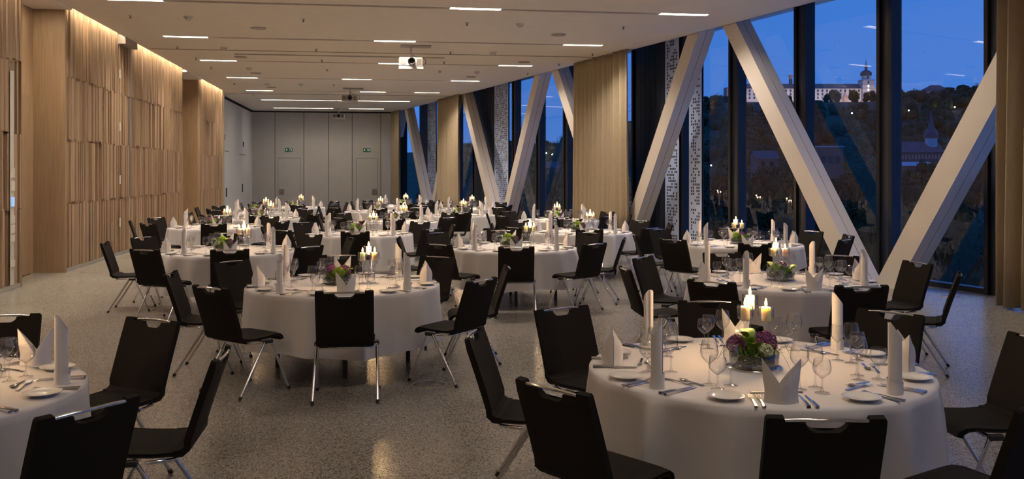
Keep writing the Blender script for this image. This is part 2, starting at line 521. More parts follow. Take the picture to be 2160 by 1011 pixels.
obj('leaf', MB().box((0.0, -0.94, 0.012), (0.012, 0.94, 3.15)), 'wood_panel', d3)
obj('threshold', MB().box((0.0, -0.94, 0.0), (0.014, 0.94, 0.011)), 'dark', d3)
tag(d3, 'flush oak door set into the wall recess', 'door', kind='structure')
tr = obj('trim_1', MB().box((WALL_X - 0.05, 21.925, 0.0), (WALL_X + 0.015, 21.995, 4.72)), 'alu')
tag(tr, 'upright bare metal strip splitting the slat wall', 'trim', kind='structure')
tr = obj('trim_2', MB().box((WALL_X - 0.02, 35.01, 0.0), (WALL_X + 0.02, 35.14, 4.72)), 'alu')
tag(tr, 'upright metal strip at the pale side wall', 'trim', kind='structure')
for k, zz in enumerate((0.62, 1.55, 2.70, 3.85)):
    obj('latch_plate', MB().box((WALL_X, 21.02, zz), (WALL_X + 0.018, 21.09, zz + 0.19)), 'plastic', wB)
for yy, z0_, z1_ in ((18.95, 0.08, 1.2), (20.42, 0.35, 0.75), (22.45, 0.35, 0.75), (27.25, 0.95, 1.5)):
    obj('inset_profile', MB().box((WALL_X, yy, z0_), (WALL_X + 0.016, yy + 0.03, z1_)), 'alu', wB if yy < 22 else wC)
# switch strip
ss = empty('switch_strip', (WALL_X + 0.012, 15.0, 0))
obj('strip', MB().box((0.0, -0.06, 0.08), (0.012, 0.06, 3.35)), 'plastic', ss)
for zz, hh in ((1.72, 0.14), (1.52, 0.14), (1.02, 0.12), (0.88, 0.12), (0.74, 0.10), (0.36, 0.10)):
    obj('switch', MB().box((0.012, -0.05, zz), (0.03, 0.05, zz + hh)), 'porcelain', ss)
obj('display', MB().box((0.012, -0.05, 1.28), (0.026, 0.05, 1.42)), 'display', ss)
tag(ss, 'white strip of switches and a small blue display on oak slats', 'switch panel')

# ---- near wall behind the viewpoint
o = obj('wall_front', MB().box((-6.2, Y_NEAR - 0.2, 0), (13.0, Y_NEAR, 5.05)), 'whitewall')
tag(o, 'plain white wall closing the near end of the hall', 'wall', kind='structure')

# ---- ceiling: bays between light slots
SLOTS = [-0.7, 3.6, 7.9, 12.2, 16.5, 20.82, 25.1, 29.5, 34.0, 38.3, 43.0]
SW = 0.085
ceiling = empty('ceiling')
tag(ceiling, 'warm white suspended ceiling with fine perforation and cross slots', 'ceiling', kind='structure')
XL, XS = -5.36, -4.56
edges = [Y_NEAR]
for s in SLOTS: edges += [s - SW, s + SW]
edges.append(Y_END + 0.06)
for i in range(0, len(edges), 2):
    a, b = edges[i], edges[i + 1]
    obj('ceiling_panel', MB().prism([(XS, a), (ceil_x(a) - 1.0, a), (ceil_x(b) - 1.0, b), (XS, b)], CEIL, CEIL + 0.05), 'ceiling', ceiling)
pts = []
obj('ceiling_margin', MB().prism([(XL, Y_NEAR), (XS, Y_NEAR), (XS, 35.1), (XL, 35.1)], CEIL, CEIL + 0.05), 'ceiling', ceiling)
obj('ceiling_margin', MB().prism([(-5.68, 35.1), (XS, 35.1), (XS, Y_END + 0.06), (-5.68, Y_END + 0.06)], CEIL, CEIL + 0.05), 'ceiling', ceiling)
obj('ceiling_margin', MB().prism([(ceil_x(Y_NEAR) - 1.0, Y_NEAR), (ceil_x(Y_NEAR), Y_NEAR), (ceil_x(Y_END + .06), Y_END + 0.06), (ceil_x(Y_END + .06) - 1.0, Y_END + 0.06)], CEIL, CEIL + 0.05), 'ceiling', ceiling)
# slab above, lip towards the glass, cove lid
obj('upper_slab', MB().prism([(-6.6, Y_NEAR - 0.2), (14.0, Y_NEAR - 0.2), (ceil_x(Y_END) + 2, Y_END + 0.3), (-6.6, Y_END + 0.3)], 5.25, 5.5), 'ceiling', ceiling)
e0, e1 = (ceil_x(Y_NEAR), Y_NEAR), (ceil_x(Y_END), Y_END)
obj('edge_lip', MB().hexa([(e0[0] - 0.02, e0[1], CEIL), (e0[0], e0[1], CEIL), (e1[0], e1[1], CEIL), (e1[0] - 0.02, e1[1], CEIL)],
                          [(e0[0] - 0.02, e0[1], 5.25), (e0[0], e0[1], 5.25), (e1[0], e1[1], 5.25), (e1[0] - 0.02, e1[1], 5.25)]), 'ceiling', ceiling)
for s in SLOTS:
    x1 = ceil_x(s) - 1.0
    ch = MB()
    ch.box((XS, s - SW - 0.004, CEIL + 0.05), (x1, s - SW, CEIL + 0.15)); ch.box((XS, s - SW, CEIL + 0.15), (x1, s + SW, CEIL + 0.154))
    ch.box((XS, s + SW, CEIL + 0.05), (x1, s + SW + 0.004, CEIL + 0.15))
    obj('slot_channel', ch, 'rail', ceiling)
# recess soffits over the wall niches
for y0_, y1_ in ((15.43, 17.5), (27.71, 30.05)):
    obj('niche_soffit', MB().box((-6.2, y0_, 4.72), (XL, y1_, 4.78)), 'ceiling', ceiling)
# dropped header by the metal strip and movable-wall rails
obj('header_box', MB().box((WALL_X - 0.02, 21.0, 4.60), (XL + 0.02, 22.0, 4.80)), 'rail', ceiling)
for yy, xa, xb, w in ((22.9, XL, ceil_x(22.9), 0.05), (35.3, XL, ceil_x(35.3), 0.05), (23.62, -3.43, 1.82, 0.14)):
    obj('rail', MB().box((xa, yy - w / 2, CEIL - 0.012), (xb - 0.03, yy + w / 2, CEIL)), 'rail', ceiling)

# ---- recessed ceiling lights (real fixtures with their lamps)
def slot_light(y, xa, xb, label):
    xc = (xa + xb) / 2; w = (xb - xa) / 2
    t = empty('ceiling_light', (xc, y, CEIL))
    obj('diffuser', MB().box((-w, -SW + 0.025, 0.035), (w, SW - 0.012, 0.05)), 'lamp', t)
    obj('end_cap', MB().box((-w - 0.01, -SW, 0.0), (-w, SW, 0.06)), 'reflector', t)
    obj('end_cap', MB().box((w, -SW, 0.0), (w + 0.01, SW, 0.06)), 'reflector', t)
    ld = bpy.data.lights.new('slot_lamp', 'AREA')
    ld.shape = 'RECTANGLE'; ld.size = 2 * w; ld.size_y = 0.10
    ld.energy = LAMP_W * (0.25 if y < 10 else 0.7 if y < 14 else 1.0 if y < 36 else 0.30)
    ld.color = LAMP_COL
    ld.spread = R(135)
    lo = bpy.data.objects.new('slot_lamp', ld); COL.objects.link(lo)
    lo.parent = t; lo.location = (0, 0, 0.03)
    tag(t, label, 'ceiling light', 'lit sections of the ceiling slots')
ORD = ['first', 'second', 'third', 'fourth', 'fifth', 'sixth', 'seventh', 'eighth', 'ninth', 'tenth', 'eleventh']
mids = {16.5: 1.35, 20.82: 0.0, 25.1: 0.12, 29.5: -1.0, 34.0: -0.5}
for i, s in enumerate(SLOTS):
    row = ORD[len(SLOTS) - 1 - i]
    xr = ceil_x(s) - 1.0
    if s > 38:
        xm = (XS + xr) / 2
        slot_light(s, XS + 0.06, xm - 0.03, 'long lit strip, wood-wall half of %s ceiling slot from end wall' % row)
        slot_light(s, xm + 0.03, xr - 0.03, 'long lit strip, window half of %s ceiling slot from end wall' % row)
    else:
        slot_light(s, XS + 0.05, XS + 0.97, 'short lit strip, wood-wall end of %s ceiling slot from end wall' % row)
        m = mids.get(s, 1.5)
        slot_light(s, m, m + 0.92, 'short lit strip, middle of %s ceiling slot from end wall' % row)
        slot_light(s, xr - 0.95, xr - 0.03, 'short lit strip, window end of %s ceiling slot from end wall' % row)

t = empty('downlight', (-5.72, 16.45, 4.72))
obj('bezel', MB().lathe([(0.09, 0.0), (0.09, -0.006), (0.07, -0.006), (0.07, 0.0)], 20), 'plastic', t)
obj('lens', MB().lathe([(0.07, -0.002), (0.0001, -0.002)], 20), 'lamp', t)
ld = bpy.data.lights.new('niche_lamp', 'AREA'); ld.shape = 'DISK'; ld.size = 0.13; ld.energy = 16; ld.color = COVE_COL
lo = bpy.data.objects.new('niche_lamp', ld); COL.objects.link(lo); lo.parent = t; lo.location = (0, 0, -0.012)
tag(t, 'small round downlight in the soffit over the recessed oak door', 'ceiling light')
# ---- wall-washer profiles above the slat walls
for (a, b, lab) in ((-4.5, 15.3, 'above the slats before the recess'), (17.7, 20.95, 'above the slats after the recess'), (22.1, 27.65, 'above the slats beyond the metal strip'), (30.2, 34.7, 'above the short slat wall')):
    t = empty('wall_washer', (XL - 0.055, (a + b) / 2, 4.93))
    obj('profile', MB().box((-0.03, -(b - a) / 2, 0.006), (0.03, (b - a) / 2, 0.05)), 'alu', t)
    ld = bpy.data.lights.new('wash_lamp', 'AREA'); ld.shape = 'RECTANGLE'
    ld.size = 0.04; ld.size_y = b - a
    ld.energy = COVE_W * (b - a); ld.color = COVE_COL; ld.spread = R(140)
    lo = bpy.data.objects.new('wash_lamp', ld); COL.objects.link(lo); lo.parent = t
    tag(t, 'hidden linear light washing the oak wall ' + lab, 'wall light', 'wall washers')

# ================================================================== FACADE
MULL = [12.02 + 2.133 * k for k in range(-8, 17)]
MW = 0.17
def fbox(mb, ya, yb, oa, ob, za, zb):
    p = [fac(ya, oa), fac(ya, ob), fac(yb, ob), fac(yb, oa)]
    mb.hexa([(x, y, za) for x, y in p], [(x, y, zb) for x, y in p])
    return mb
for i in range(len(MULL) - 1):
    a, b = MULL[i], MULL[i + 1]
    if a < Y_NEAR - 0.3: continue
    if b > Y_END + 0.6: break
    w = empty('window_%d' % (i + 1))
    tag(w, 'tall clear window bay number %d from the near end, between dark mullions' % (i + 1), 'window', kind='structure')
    pane = MB()
    p0, p1 = fac(a + MW, GLASS_OFF), fac(b - MW, GLASS_OFF)
    pane.add([(p0[0], p0[1], 0.08), (p1[0], p1[1], 0.08), (p1[0], p1[1], 5.25), (p0[0], p0[1], 5.25)], [(0, 1, 2, 3)])
    obj('pane', pane, 'winglass', w)
    mm = MB()
    fbox(mm, a - MW, a - MW + 0.07, GLASS_OFF - 0.10, GLASS_OFF + 0.12, 0, 5.25)
    fbox(mm, a + MW - 0.07, a + MW, GLASS_OFF - 0.10, GLASS_OFF + 0.12, 0, 5.25)
    mu = obj('mullion', mm, 'frame', w)
    obj('infill', fbox(MB(), a - MW + 0.07, a + MW - 0.07, GLASS_OFF - 0.04, GLASS_OFF + 0.08, 0, 5.25), 'frame_panel', w)
    obj('sill', fbox(MB(), a + MW, b - MW, GLASS_OFF - 0.06, GLASS_OFF + 0.10, -0.02, 0.08), 'frame', w)
    obj('head', fbox(MB(), a + MW, b - MW, GLASS_OFF - 0.06, GLASS_OFF + 0.10, 5.15, 5.25), 'frame', w)

# ---- leaning columns (boxed struts in zigzag)
def strut(yf, slope, k, label):
    """front face between Y = yf - w and yf at floor, leaning along the facade"""
    wd, dp, top = 0.455, 0.37, 5.25
    t = empty('leaning_column', (*fac(yf - wd / 2, dp / 2), 0))
    def piece(oa, ob, ya, yb, z0=0.0, z1=top):
        def P(Y, off, z):
            x, y = fac(Y + slope * z, off)
            return (x - t.location.x, y - t.location.y, z)
        lo = [P(ya, oa, z0), P(ya, ob, z0), P(yb, ob, z0), P(yb, oa, z0)]
        hi = [P(ya, oa, z1), P(ya, ob, z1), P(yb, ob, z1), P(yb, oa, z1)]
        return MB().hexa(lo, hi)
    m = dp * 0.52
    obj('front_casing', piece(0.0, m - 0.006, yf - wd, yf), 'column', t)
    obj('rear_casing', piece(m + 0.006, dp, yf - wd, yf), 'column', t)
    obj('seam', piece(m - 0.006, m + 0.006, yf - wd + 0.01, yf - 0.01), 'dark', t)
    tag(t, label, 'column', 'zigzag columns along the windows')
for k in range(-2, 5):
    n = ORD[4 - k] if 4 - k < len(ORD) else 'eleventh'
    yb_ = 14.23 + 8.55 * k; ya_ = 13.57 + 8.55 * k
    if ya_ - 0.655 * 5 < Y_END - 0.5 and ya_ > Y_NEAR + 4.5:
        strut(ya_, -0.655, k, 'white boxed column leaning away from end wall, %s zigzag from end wall' % ORD[3 - k] if k <= 3 else 'white boxed column leaning away from the end wall')
    if yb_ + 0.731 * 5 < Y_END and yb_ > Y_NEAR:
        strut(yb_, 0.731, k, 'white boxed column leaning toward end wall, %s zigzag from end wall' % ORD[3 - k])

# ---- perforated white sheets in front of ventilation bays
def perf(ya, yb, off, label, seed, cell=0.072):
    rnd = random.Random(seed)
    t = empty('perforated_panel', (*fac((ya + yb) / 2, off), 0))
    L = (yb - ya) / NX
    n = max(4, round(L / cell)); rows = int(5.1 / cell)
    cw = L / n
    mb = MB()
    vs = []; fs = []
    def q(u0, u1, z0, z1):
        o = len(vs)
        vs.extend([(u0, 0, z0), (u1, 0, z0), (u1, 0, z1), (u0, 0, z1)])
        fs.append((o, o + 1, o + 2, o + 3))
    h = cell * 0.34
    for r in range(rows):
        z0 = 0.05 + r * cell; z1 = z0 + cell
        for c in range(n):
            u0 = -L / 2 + c * cw; u1 = u0 + cw
            edge = (c == 0 or c == n - 1) if n > 6 else (c == 0)
            if rnd.random() < 0.56 and not edge:
                um, zm = (u0 + u1) / 2, (z0 + z1) / 2
                q(u0, u1, z0, zm - h); q(u0, u1, zm + h, z1); q(u0, um - h, zm - h, zm + h); q(um + h, u1, zm - h, zm + h)
            else:
                q(u0, u1, z0, z1)
    mb.add(vs, fs)
    ang = math.atan2(NX, -NY)        # along the facade, increasing Y
    obj('sheet', mb, 'perf', t, (0, 0, 0), ang)
    bk = MB().box((-L / 2, -0.05, 0.05), (L / 2, -0.03, 5.15))
    obj('backing', bk, 'frame', t, (0, 0, 0), ang)
    tag(t, label, 'panel', 'perforated sheets outside the windows')
PO = 0.74
perf(19.59, 20.11, PO, 'narrow white perforated sheet, side of a mullion toward the near tables', 1)
perf(20.54, 21.16, PO, 'narrow white perforated sheet, side of same mullion toward end wall', 2)
perf(31.70, 33.10, PO, 'wide white perforated sheet between the two middle curtains', 3)
perf(40.69, 41.99, PO, 'wide white perforated sheet beside the end wall curtain', 4)
for ya, yb, lab in ((21.18, 22.6, 'dark closed panel between the narrow perforated sheets and a curtain'), (33.12, 35.4, 'dark closed panel between the wide perforated sheet and middle curtain'), (42.02, 43.4, 'dark closed panel beside the end wall curtain')):
    t = empty('ventilation_panel', (*fac((ya + yb) / 2, PO), 0))
    for k in range(6):
        a = ya + (yb - ya) * k / 6; b = ya + (yb - ya) * (k + 1) / 6 - 0.012
        m = fbox(MB(), a, b, PO, PO + 0.05, 0.0, 5.2); m.v = [(x - t.location.x, y - t.location.y, z) for x, y, z in m.v]
        obj('board', m, 'frame_panel', t)
    tag(t, lab, 'panel')

# ---- curtains
def curtain(ya, yb, label, seed, off=-0.18):
    rnd = random.Random(seed)
    t = empty('curtain', (*fac((ya + yb) / 2, off), 0))
    ang = math.atan2(NX, -NY)
    L = (yb - ya) / NX
    step = 0.011
    n = int(L / step)
    ph = 0.0; phs = []; lams = []; lam = 0.18
    for i in range(n + 1):
        ph += 2 * PI * step / lam; phs.append(ph); lams.append(lam)
        if ph // (2 * PI) != (ph - 2 * PI * step / lam) // (2 * PI): lam = rnd.uniform(0.13, 0.34)
    vs = []; fs = []
    zs = [0.03, 0.8, 1.8, 2.8, 3.8, 4.5, CEIL - 0.01]
    for j, z in enumerate(zs):
        s = 1.0 + 0.04 * (1 - z / CEIL)
        for i in range(n + 1):
            p = phs[i] + 0.2 * math.sin(z * 0.7 + i * 0.02)
            a = lams[i] * 0.38 * (1.05 - 0.25 * z / CEIL)
            u = (-L / 2 + L * i / n) * s + 0.10 * lams[i] / PI * math.sin(2 * p)
            vs.append((u, a * math.sin(p), z))
    for j in range(len(zs) - 1):
        for i in range(n):
            o = j * (n + 1) + i
            fs.append((o, o + 1, o + n + 2, o + n + 1))
    mb = MB(); mb.add(vs, fs, True)
    c = obj('fabric', mb, 'curtain', t, (0, 0, 0), ang)
    sol = c.modifiers.new('thickness', 'SOLIDIFY'); sol.thickness = 0.006
    obj('track', MB().box((-L / 2, -0.03, CEIL - 0.035), (L / 2, 0.03, CEIL - 0.002)), 'rail', t, (0, 0, 0), ang)
    tag(t, label, 'curtain', 'beige curtains along the windows')
curtain(8.2, 11.1, 'beige floor-length curtain beside the window bay with the castle view', 1)
curtain(21.32, 24.25, 'beige floor-length curtain beside the narrow perforated sheets', 2)
curtain(34.45, 37.2, 'beige floor-length curtain between the two wide perforated sheets', 3)
curtain(43.55, 44.9, 'beige floor-length curtain touching the end wall', 4)

# ================================================================== CEILING EQUIPMENT
def projector(x, y, z, label):
    t = empty('projector', (x, y, z))
    mb = MB(); bevel_box(mb, (-0.28, -0.02, -0.11), (0.27, 0.40, 0.10), 0.02)
    obj('housing', mb, 'projector', t)
    obj('underside_tray', MB().box((-0.285, -0.01, -0.17), (0.275, 0.42, -0.11)), 'plastic', t)
    ln = MB()
    ln.lathe([(0.0001, -0.03), (0.05, -0.03), (0.055, 0.03), (0.078, 0.035), (0.082, -0.06), (0.07, -0.06), (0.066, -0.1), (0.085, -0.1), (0.085, 0.0)], 20)
    obj('lens', ln, 'lens', t, (0, -0.03, 0.0), (R(-90), 0, 0))
    for xa, xb in ((-0.25, -0.12), (0.12, 0.23)):
        gr = obj('grille', MB().box((xa, -0.028, -0.07), (xb, -0.018, 0.06)), 'grille', t)
        for s in range(6):
            obj('fin', MB().box((xa, -0.034, -0.062 + s * 0.021), (xb, -0.028, -0.056 + s * 0.021)), 'rail', gr)
    obj('pole', MB().tube([(0, 0.2, 0.10), (0, 0.2, CEIL - z - 0.02)], 0.022, 10), 'projector', t)
    obj('ceiling_plate', MB().box((-0.24, 0.02, CEIL - z - 0.025), (0.46, 0.42, CEIL - z - 0.001)), 'rail', t)
    obj('cable', MB().tube([(0.27, 0.1, -0.06), (0.33, 0.1, -0.03), (0.34, 0.12, 0.05), (0.29, 0.16, 0.1), (0.1, 0.2, 0.14), (0.02, 0.2, 0.2)], 0.006, 6), 'dark', t)
    tag(t, label, 'projector')
projector(0.85, 21.3, 4.36, 'white ceiling projector above the fourth and fifth table rows')
projector(-0.83, 32.4, 4.40, 'white ceiling projector above the row of tables by the end wall')
projector(-1.60, 42.6, 4.40, 'white ceiling projector close in front of the end wall')

spk = MB(); spk.lathe([(0.16, 0.0), (0.16, -0.012), (0.145, -0.018), (0.0001, -0.018)], 20)
me_spk = spk.mesh('speaker_grille', 'rail')
def ceiling_px(lst, name, meshname, lab, cat, grp):
    for x, y in lst:
        p = at_z(x, y, CEIL)
        if meshname == 'spk':
            t = empty(name, p); link('grille', me_spk, t)
        elif meshname == 'spr':
            t = empty(name, p); link('cap', me_sp1, t); link('nozzle', me_sp2, t)
        else:
            t = empty(name, p); link('base', me_d1, t); link('sensor', me_d2, t)
        iy = sum(1 for q in SLOTS if q < p.y); n_ = len(SLOTS)
        band = 'before the first slot' if iy == n_ else 'between %s and %s slots' % (ORD[n_ - 1 - iy], ORD[n_ - iy])
        fr_ = (p.x - WALL_X) / (ceil_x(p.y) - WALL_X)
        third = 'wood-side' if fr_ < 0.36 else 'middle' if fr_ < 0.68 else 'window-side'
        tag(t, '%s, %s third of ceiling, %s from end wall' % (lab, third, band), cat, grp)
me_sp1 = MB().lathe([(0.05, 0.0), (0.05, -0.008), (0.02, -0.012), (0.0001, -0.012)], 12).mesh('cap', 'plastic')
me_sp2 = MB().lathe([(0.012, -0.01), (0.012, -0.05), (0.026, -0.052), (0.026, -0.058), (0.0001, -0.058)], 8).mesh('nozzle', 'grille')
me_d1 = MB().lathe([(0.085, 0.0), (0.085, -0.025), (0.0001, -0.025)], 16).mesh('base', 'plastic')
me_d2 = MB().lathe([(0.065, -0.025), (0.06, -0.05), (0.035, -0.075), (0.0001, -0.078)], 16).mesh('sensor', 'projector')
ceiling_px([(1178, 73), (545, 59), (508, 120), (540, 154), (573, 184), (993, 162), (1105, 131)], 'ceiling_speaker', 'spk', 'round speaker grille', 'speaker', 'round ceiling speakers')
ceiling_px([(275, 32), (640, 40), (374, 98), (413, 122), (445, 142), (495, 175), (667, 103), (679, 126), (690, 146), (985, 48), (950, 109), (928, 149), (937, 130), (1113, 154), (1179, 134), (1315, 56), (1075, 180), (1250, 113), (704, 178), (534, 199)], 'sprinkler', 'spr', 'small sprinkler head', 'sprinkler', 'ceiling sprinklers')
ceiling_px([(397, 35), (472, 100), (525, 143), (563, 176), (635, 177), (1097, 50), (1040, 110), (1006, 151)], 'smoke_detector', 'det', 'white smoke detector', 'smoke detector', 'ceiling smoke detectors')

# floor boxes
for x, y, lab in ((905, 812, 'round metal floor socket lid beside the chairs with chrome legs'), (2005, 626, 'round metal floor socket lid near the window glass')):
    p = at_z(x, y, 0)
    t = empty('floor_socket', p)
    obj('ring', MB().lathe([(0.15, 0.0), (0.15, 0.004), (0.14, 0.004), (0.14, 0.0)], 28), 'rail', t)
    obj('lid', MB().lathe([(0.138, 0.0), (0.138, 0.0025), (0.0001, 0.0025)], 28), 'terrazzo', t)
    obj('finger_hole', MB().box((0.03, -0.02, 0.0025), (0.08, 0.01, 0.004)), 'alu', t)
    tag(t, lab, 'floor socket')

# ================================================================== CHAIR
def chair_parts():
    W = 0.222
    # profile of the shell: (y, z) centre line, seat front -> bend -> back top
    def back_mesh():
        nx = 28
        half = [0, 0.012, 0.024, 0.036, 0.047, 0.057, 0.065, 0.071, 0.076, 0.0785, 0.095, 0.125, 0.152, 0.157, 0.175, 0.20, W - 0.006, W]
        xs = [-h for h in half[:0:-1]] + half
        nx = len(xs) - 1
        prof = [(-0.135, 0.452), (-0.172, 0.456), (-0.198, 0.478), (-0.212, 0.515), (-0.245, 0.62), (-0.285, 0.74), (-0.318, 0.835)]
        y1, z1 = -0.333, 0.888
        th = 0.017
        vs = []; fs = []
        for side in (1, -1):
            for (y, z), (ny, nz) in zip(prof, [(0.1, 1), (0.45, 0.9), (0.85, 0.5), (0.95, 0.3), (0.95, 0.31), (0.95, 0.31), (0.95, 0.3)]):
                for x in xs:
                    bow = 0.012 * (x / W) ** 2 if z > 0.5 else 0
                    vs.append((x, y + side * th * ny + bow, z + side * th * nz))
            for x in xs:
                ax = abs(x)
                d = 0.0
                if ax < 0.155: d = 0.018
                if ax < 0.078: d = 0.018 + 0.042 * math.sqrt(max(0, 1 - (ax / 0.078) ** 2))
                if ax > W - 0.003: d = 0.010
                f = d / 0.055
                bow = 0.012 * (x / W) ** 2
                vs.append((x, y1 + 0.0155 * f + side * th * 0.8 + bow, z1 - d + side * 0.004))
        n1 = nx + 1; rows = len(prof) + 1
        for s in range(2):
            o = s * rows * n1
            for j in range(rows - 1):
                for i in range(nx):
                    q = (o + j * n1 + i, o + j * n1 + i + 1, o + (j + 1) * n1 + i + 1, o + (j + 1) * n1 + i)
                    fs.append(q if s == 0 else q[::-1])
        o2 = rows * n1
        for j in range(rows - 1):
            a = j * n1; b = (j + 1) * n1
            fs.append((a, b, o2 + b, o2 + a)); fs.append((a + nx, o2 + a + nx, o2 + b + nx, b + nx))
        t = (rows - 1) * n1
        for i in range(nx):
            fs.append((t + i, t + i + 1, o2 + t + i + 1, o2 + t + i))
            fs.append((i + 1, i, o2 + i, o2 + i + 1))
        mb = MB(); mb.add(vs, fs, False)
        return mb
    def seat_mesh():
        nx = 8
        prof = [(-0.134, 0.452), (-0.05, 0.448), (0.06, 0.452), (0.15, 0.460), (0.195, 0.456), (0.222, 0.438), (0.232, 0.415)]
        nrm = [(0, 1), (0, 1), (-0.04, 1), (0.0, 1), (0.35, 0.93), (0.75, 0.65), (0.95, 0.3)]
        th = 0.018
        vs = []; fs = []
        for side in (1, -1):
            for (y, z), (ny, nz) in zip(prof, nrm):
                taper = 1 - 0.12 * max(0, (y - 0.15) / 0.1) ** 2
                for i in range(nx + 1):
                    x = (-W + 2 * W * i / nx) * taper
                    e = (abs(x) / W) ** 6 * 0.008
                    vs.append((x, y + side * th * ny, z + side * (th - e) * nz))
        n1 = nx + 1; rows = len(prof)
        for s in range(2):
            o = s * rows * n1
            for j in range(rows - 1):
                for i in range(nx):
                    q = (o + j * n1 + i, o + (j + 1) * n1 + i, o + (j + 1) * n1 + i + 1, o + j * n1 + i + 1)
                    fs.append(q[::-1] if s == 0 else q)
        o2 = rows * n1
        for j in range(rows - 1):
            a = j * n1; b = (j + 1) * n1
            fs.append((a, o2 + a, o2 + b, b)); fs.append((a + nx, b + nx, o2 + b + nx, o2 + a + nx))
        t = (rows - 1) * n1
        for i in range(nx):
            fs.append((t + i, o2 + t + i, o2 + t + i + 1, t + i + 1)); fs.append((i, i + 1, o2 + i + 1, o2 + i))
        mb = MB(); mb.add(vs, fs, True)
        return mb
    P = {}
    P['backrest'] = back_mesh().mesh('backrest', 'fabric')
    P['seat'] = seat_mesh().mesh('seat', 'fabric')
    P['top_bar'] = MB().tube([(-0.158, -0.329, 0.874), (-0.08, -0.339, 0.879), (0, -0.342, 0.880), (0.08, -0.339, 0.879), (0.158, -0.329, 0.874)], 0.0075, 8).mesh('top_bar', 'chrome')
    P['crossbar'] = MB().tube([(-0.24, 0.06, 0.425), (-0.2, 0.06, 0.412), (0.2, 0.06, 0.412), (0.24, 0.06, 0.425)], 0.011, 8).mesh('crossbar', 'chrome')
    P['rear_bar'] = MB().tube([(-0.238, -0.01, 0.422), (-0.2, -0.14, 0.424), (0.2, -0.14, 0.424), (0.238, -0.01, 0.422)], 0.009, 8).mesh('rear_bar', 'chrome')
    fit = MB()
    for s in (-1, 1):
        bevel_box(fit, (s * 0.236 - 0.016, 0.02, 0.405), (s * 0.236 + 0.016, 0.10, 0.437), 0.006)
    P['legs'] = []
    for s in (-1, 1):
        for yf, ya in ((0.27, 0.085), (-0.235, 0.035)):
            a = Vector((s * 0.237, ya, 0.43)); b = Vector((s * 0.25, yf, 0.0))
            d = (b - a).normalized()
            foot0 = b - d * 0.03
            leg = MB().tube([a, foot0], 0.0115, 8).mesh('leg', 'chrome')
            cap = MB().tube([foot0, b - d * 0.001], 0.0145, 8)
            zmin = min(v[2] for v in cap.v)
            cap.v = [(x, y, max(z, 0.0)) for x, y, z in cap.v]
            P['legs'].append((leg, cap.mesh('foot_cap', 'rubber')))
    P['brackets'] = []
    for s in (-1, 1):
        bb = MB(); bevel_box(bb, (s * 0.24 - 0.016, 0.02, 0.408), (s * 0.24 + 0.016, 0.10, 0.440), 0.006)
        P['brackets'].append(bb.mesh('bracket', 'darkmetal'))
    return P
CH = chair_parts()
def chair(x, y, yaw, label, group, detail=True):
    """yaw: direction (radians) the seat faces"""
    t = empty('chair', (x, y, 0), yaw - PI / 2)
    link('seat', CH['seat'], t); link('backrest', CH['backrest'], t); link('top_bar', CH['top_bar'], t)
    link('crossbar', CH['crossbar'], t)
    for leg, cap in CH['legs']:
        l = link('leg', leg, t)
        if detail: link('foot_cap', cap, l)
    if detail:
        link('rear_bar', CH['rear_bar'], t)
        for b in CH['brackets']: link('bracket', b, t)
    tag(t, label, 'chair', group)

# ================================================================== TABLE AND CLOTH
TR = 0.895
def cloth_mesh(seed):
    rnd = random.Random(seed)
    n = 160
    comps = [(rnd.choice((8, 10, 12, 14)), rnd.uniform(0, 6.28), rnd.uniform(0.6, 1.0)) for _ in range(2)] + [(rnd.choice((16, 18, 22)), rnd.uniform(0, 6.28), 0.7)]
    tot = sum(c[2] for c in comps)
    def fold(t):                      # ridged pleats: narrow crests, wide hollows
        return sum(a * (1 - 2 * abs(math.sin(0.5 * k * t + p)) ** 0.8) for k, p, a in comps) / tot
    prof = [(0.0, 0.3, 0), (0.0, 0.6, 0), (0.0, 0.86, 0), (0.004, TR - 0.012, 0.01), (0.014, TR, 0.03), (0.05, TR + 0.004, 0.22), (0.12, TR + 0.008, 0.42), (0.2, TR + 0.012, 0.58), (0.29, TR + 0.016, 0.72), (0.38, TR + 0.020, 0.85), (0.46, TR + 0.023, 0.95), (0.515, TR + 0.028, 1.0)]
    vs = [(0, 0, 0.75)]; fs = []
    for d, r, a in prof:
        for i in range(n):
            t = 2 * PI * i / n
            f = fold(t)
            rr = r + a * 0.125 * (f + 0.10 if f > -0.10 else (f + 0.10) * 0.4)
            z = 0.75 - d
            if a == 1.0: z += 0.02 * math.sin(4 * t + comps[0][1])
            vs.append((rr * math.cos(t), rr * math.sin(t), z))
    for i in range(n): fs.append((0, 1 + i, 1 + (i + 1) % n))
    for j in range(len(prof) - 1):
        for i in range(n):
            a = 1 + j * n + i; b = 1 + j * n + (i + 1) % n
            fs.append((a, a + n, b + n, b))
    mb = MB(); mb.add(vs, fs, True)
    return mb.mesh('tablecloth', 'cloth')
CLOTHS = [cloth_mesh(s) for s in (11, 12, 13, 14)]
me_top = MB().lathe([(0.0001, 0.705), (0.87, 0.705), (0.885, 0.715), (0.885, 0.738), (0.87, 0.745), (0.0001, 0.745)], 48).mesh('tabletop', 'wood_panel')
me_tleg = MB().tube([(0, 0, 0.0), (0, 0, 0.705)], 0.022, 10).mesh('leg', 'darkmetal')
me_apron = MB().box((-0.56, -0.02, 0.655), (0.56, 0.02, 0.705)).mesh('apron', 'darkmetal')

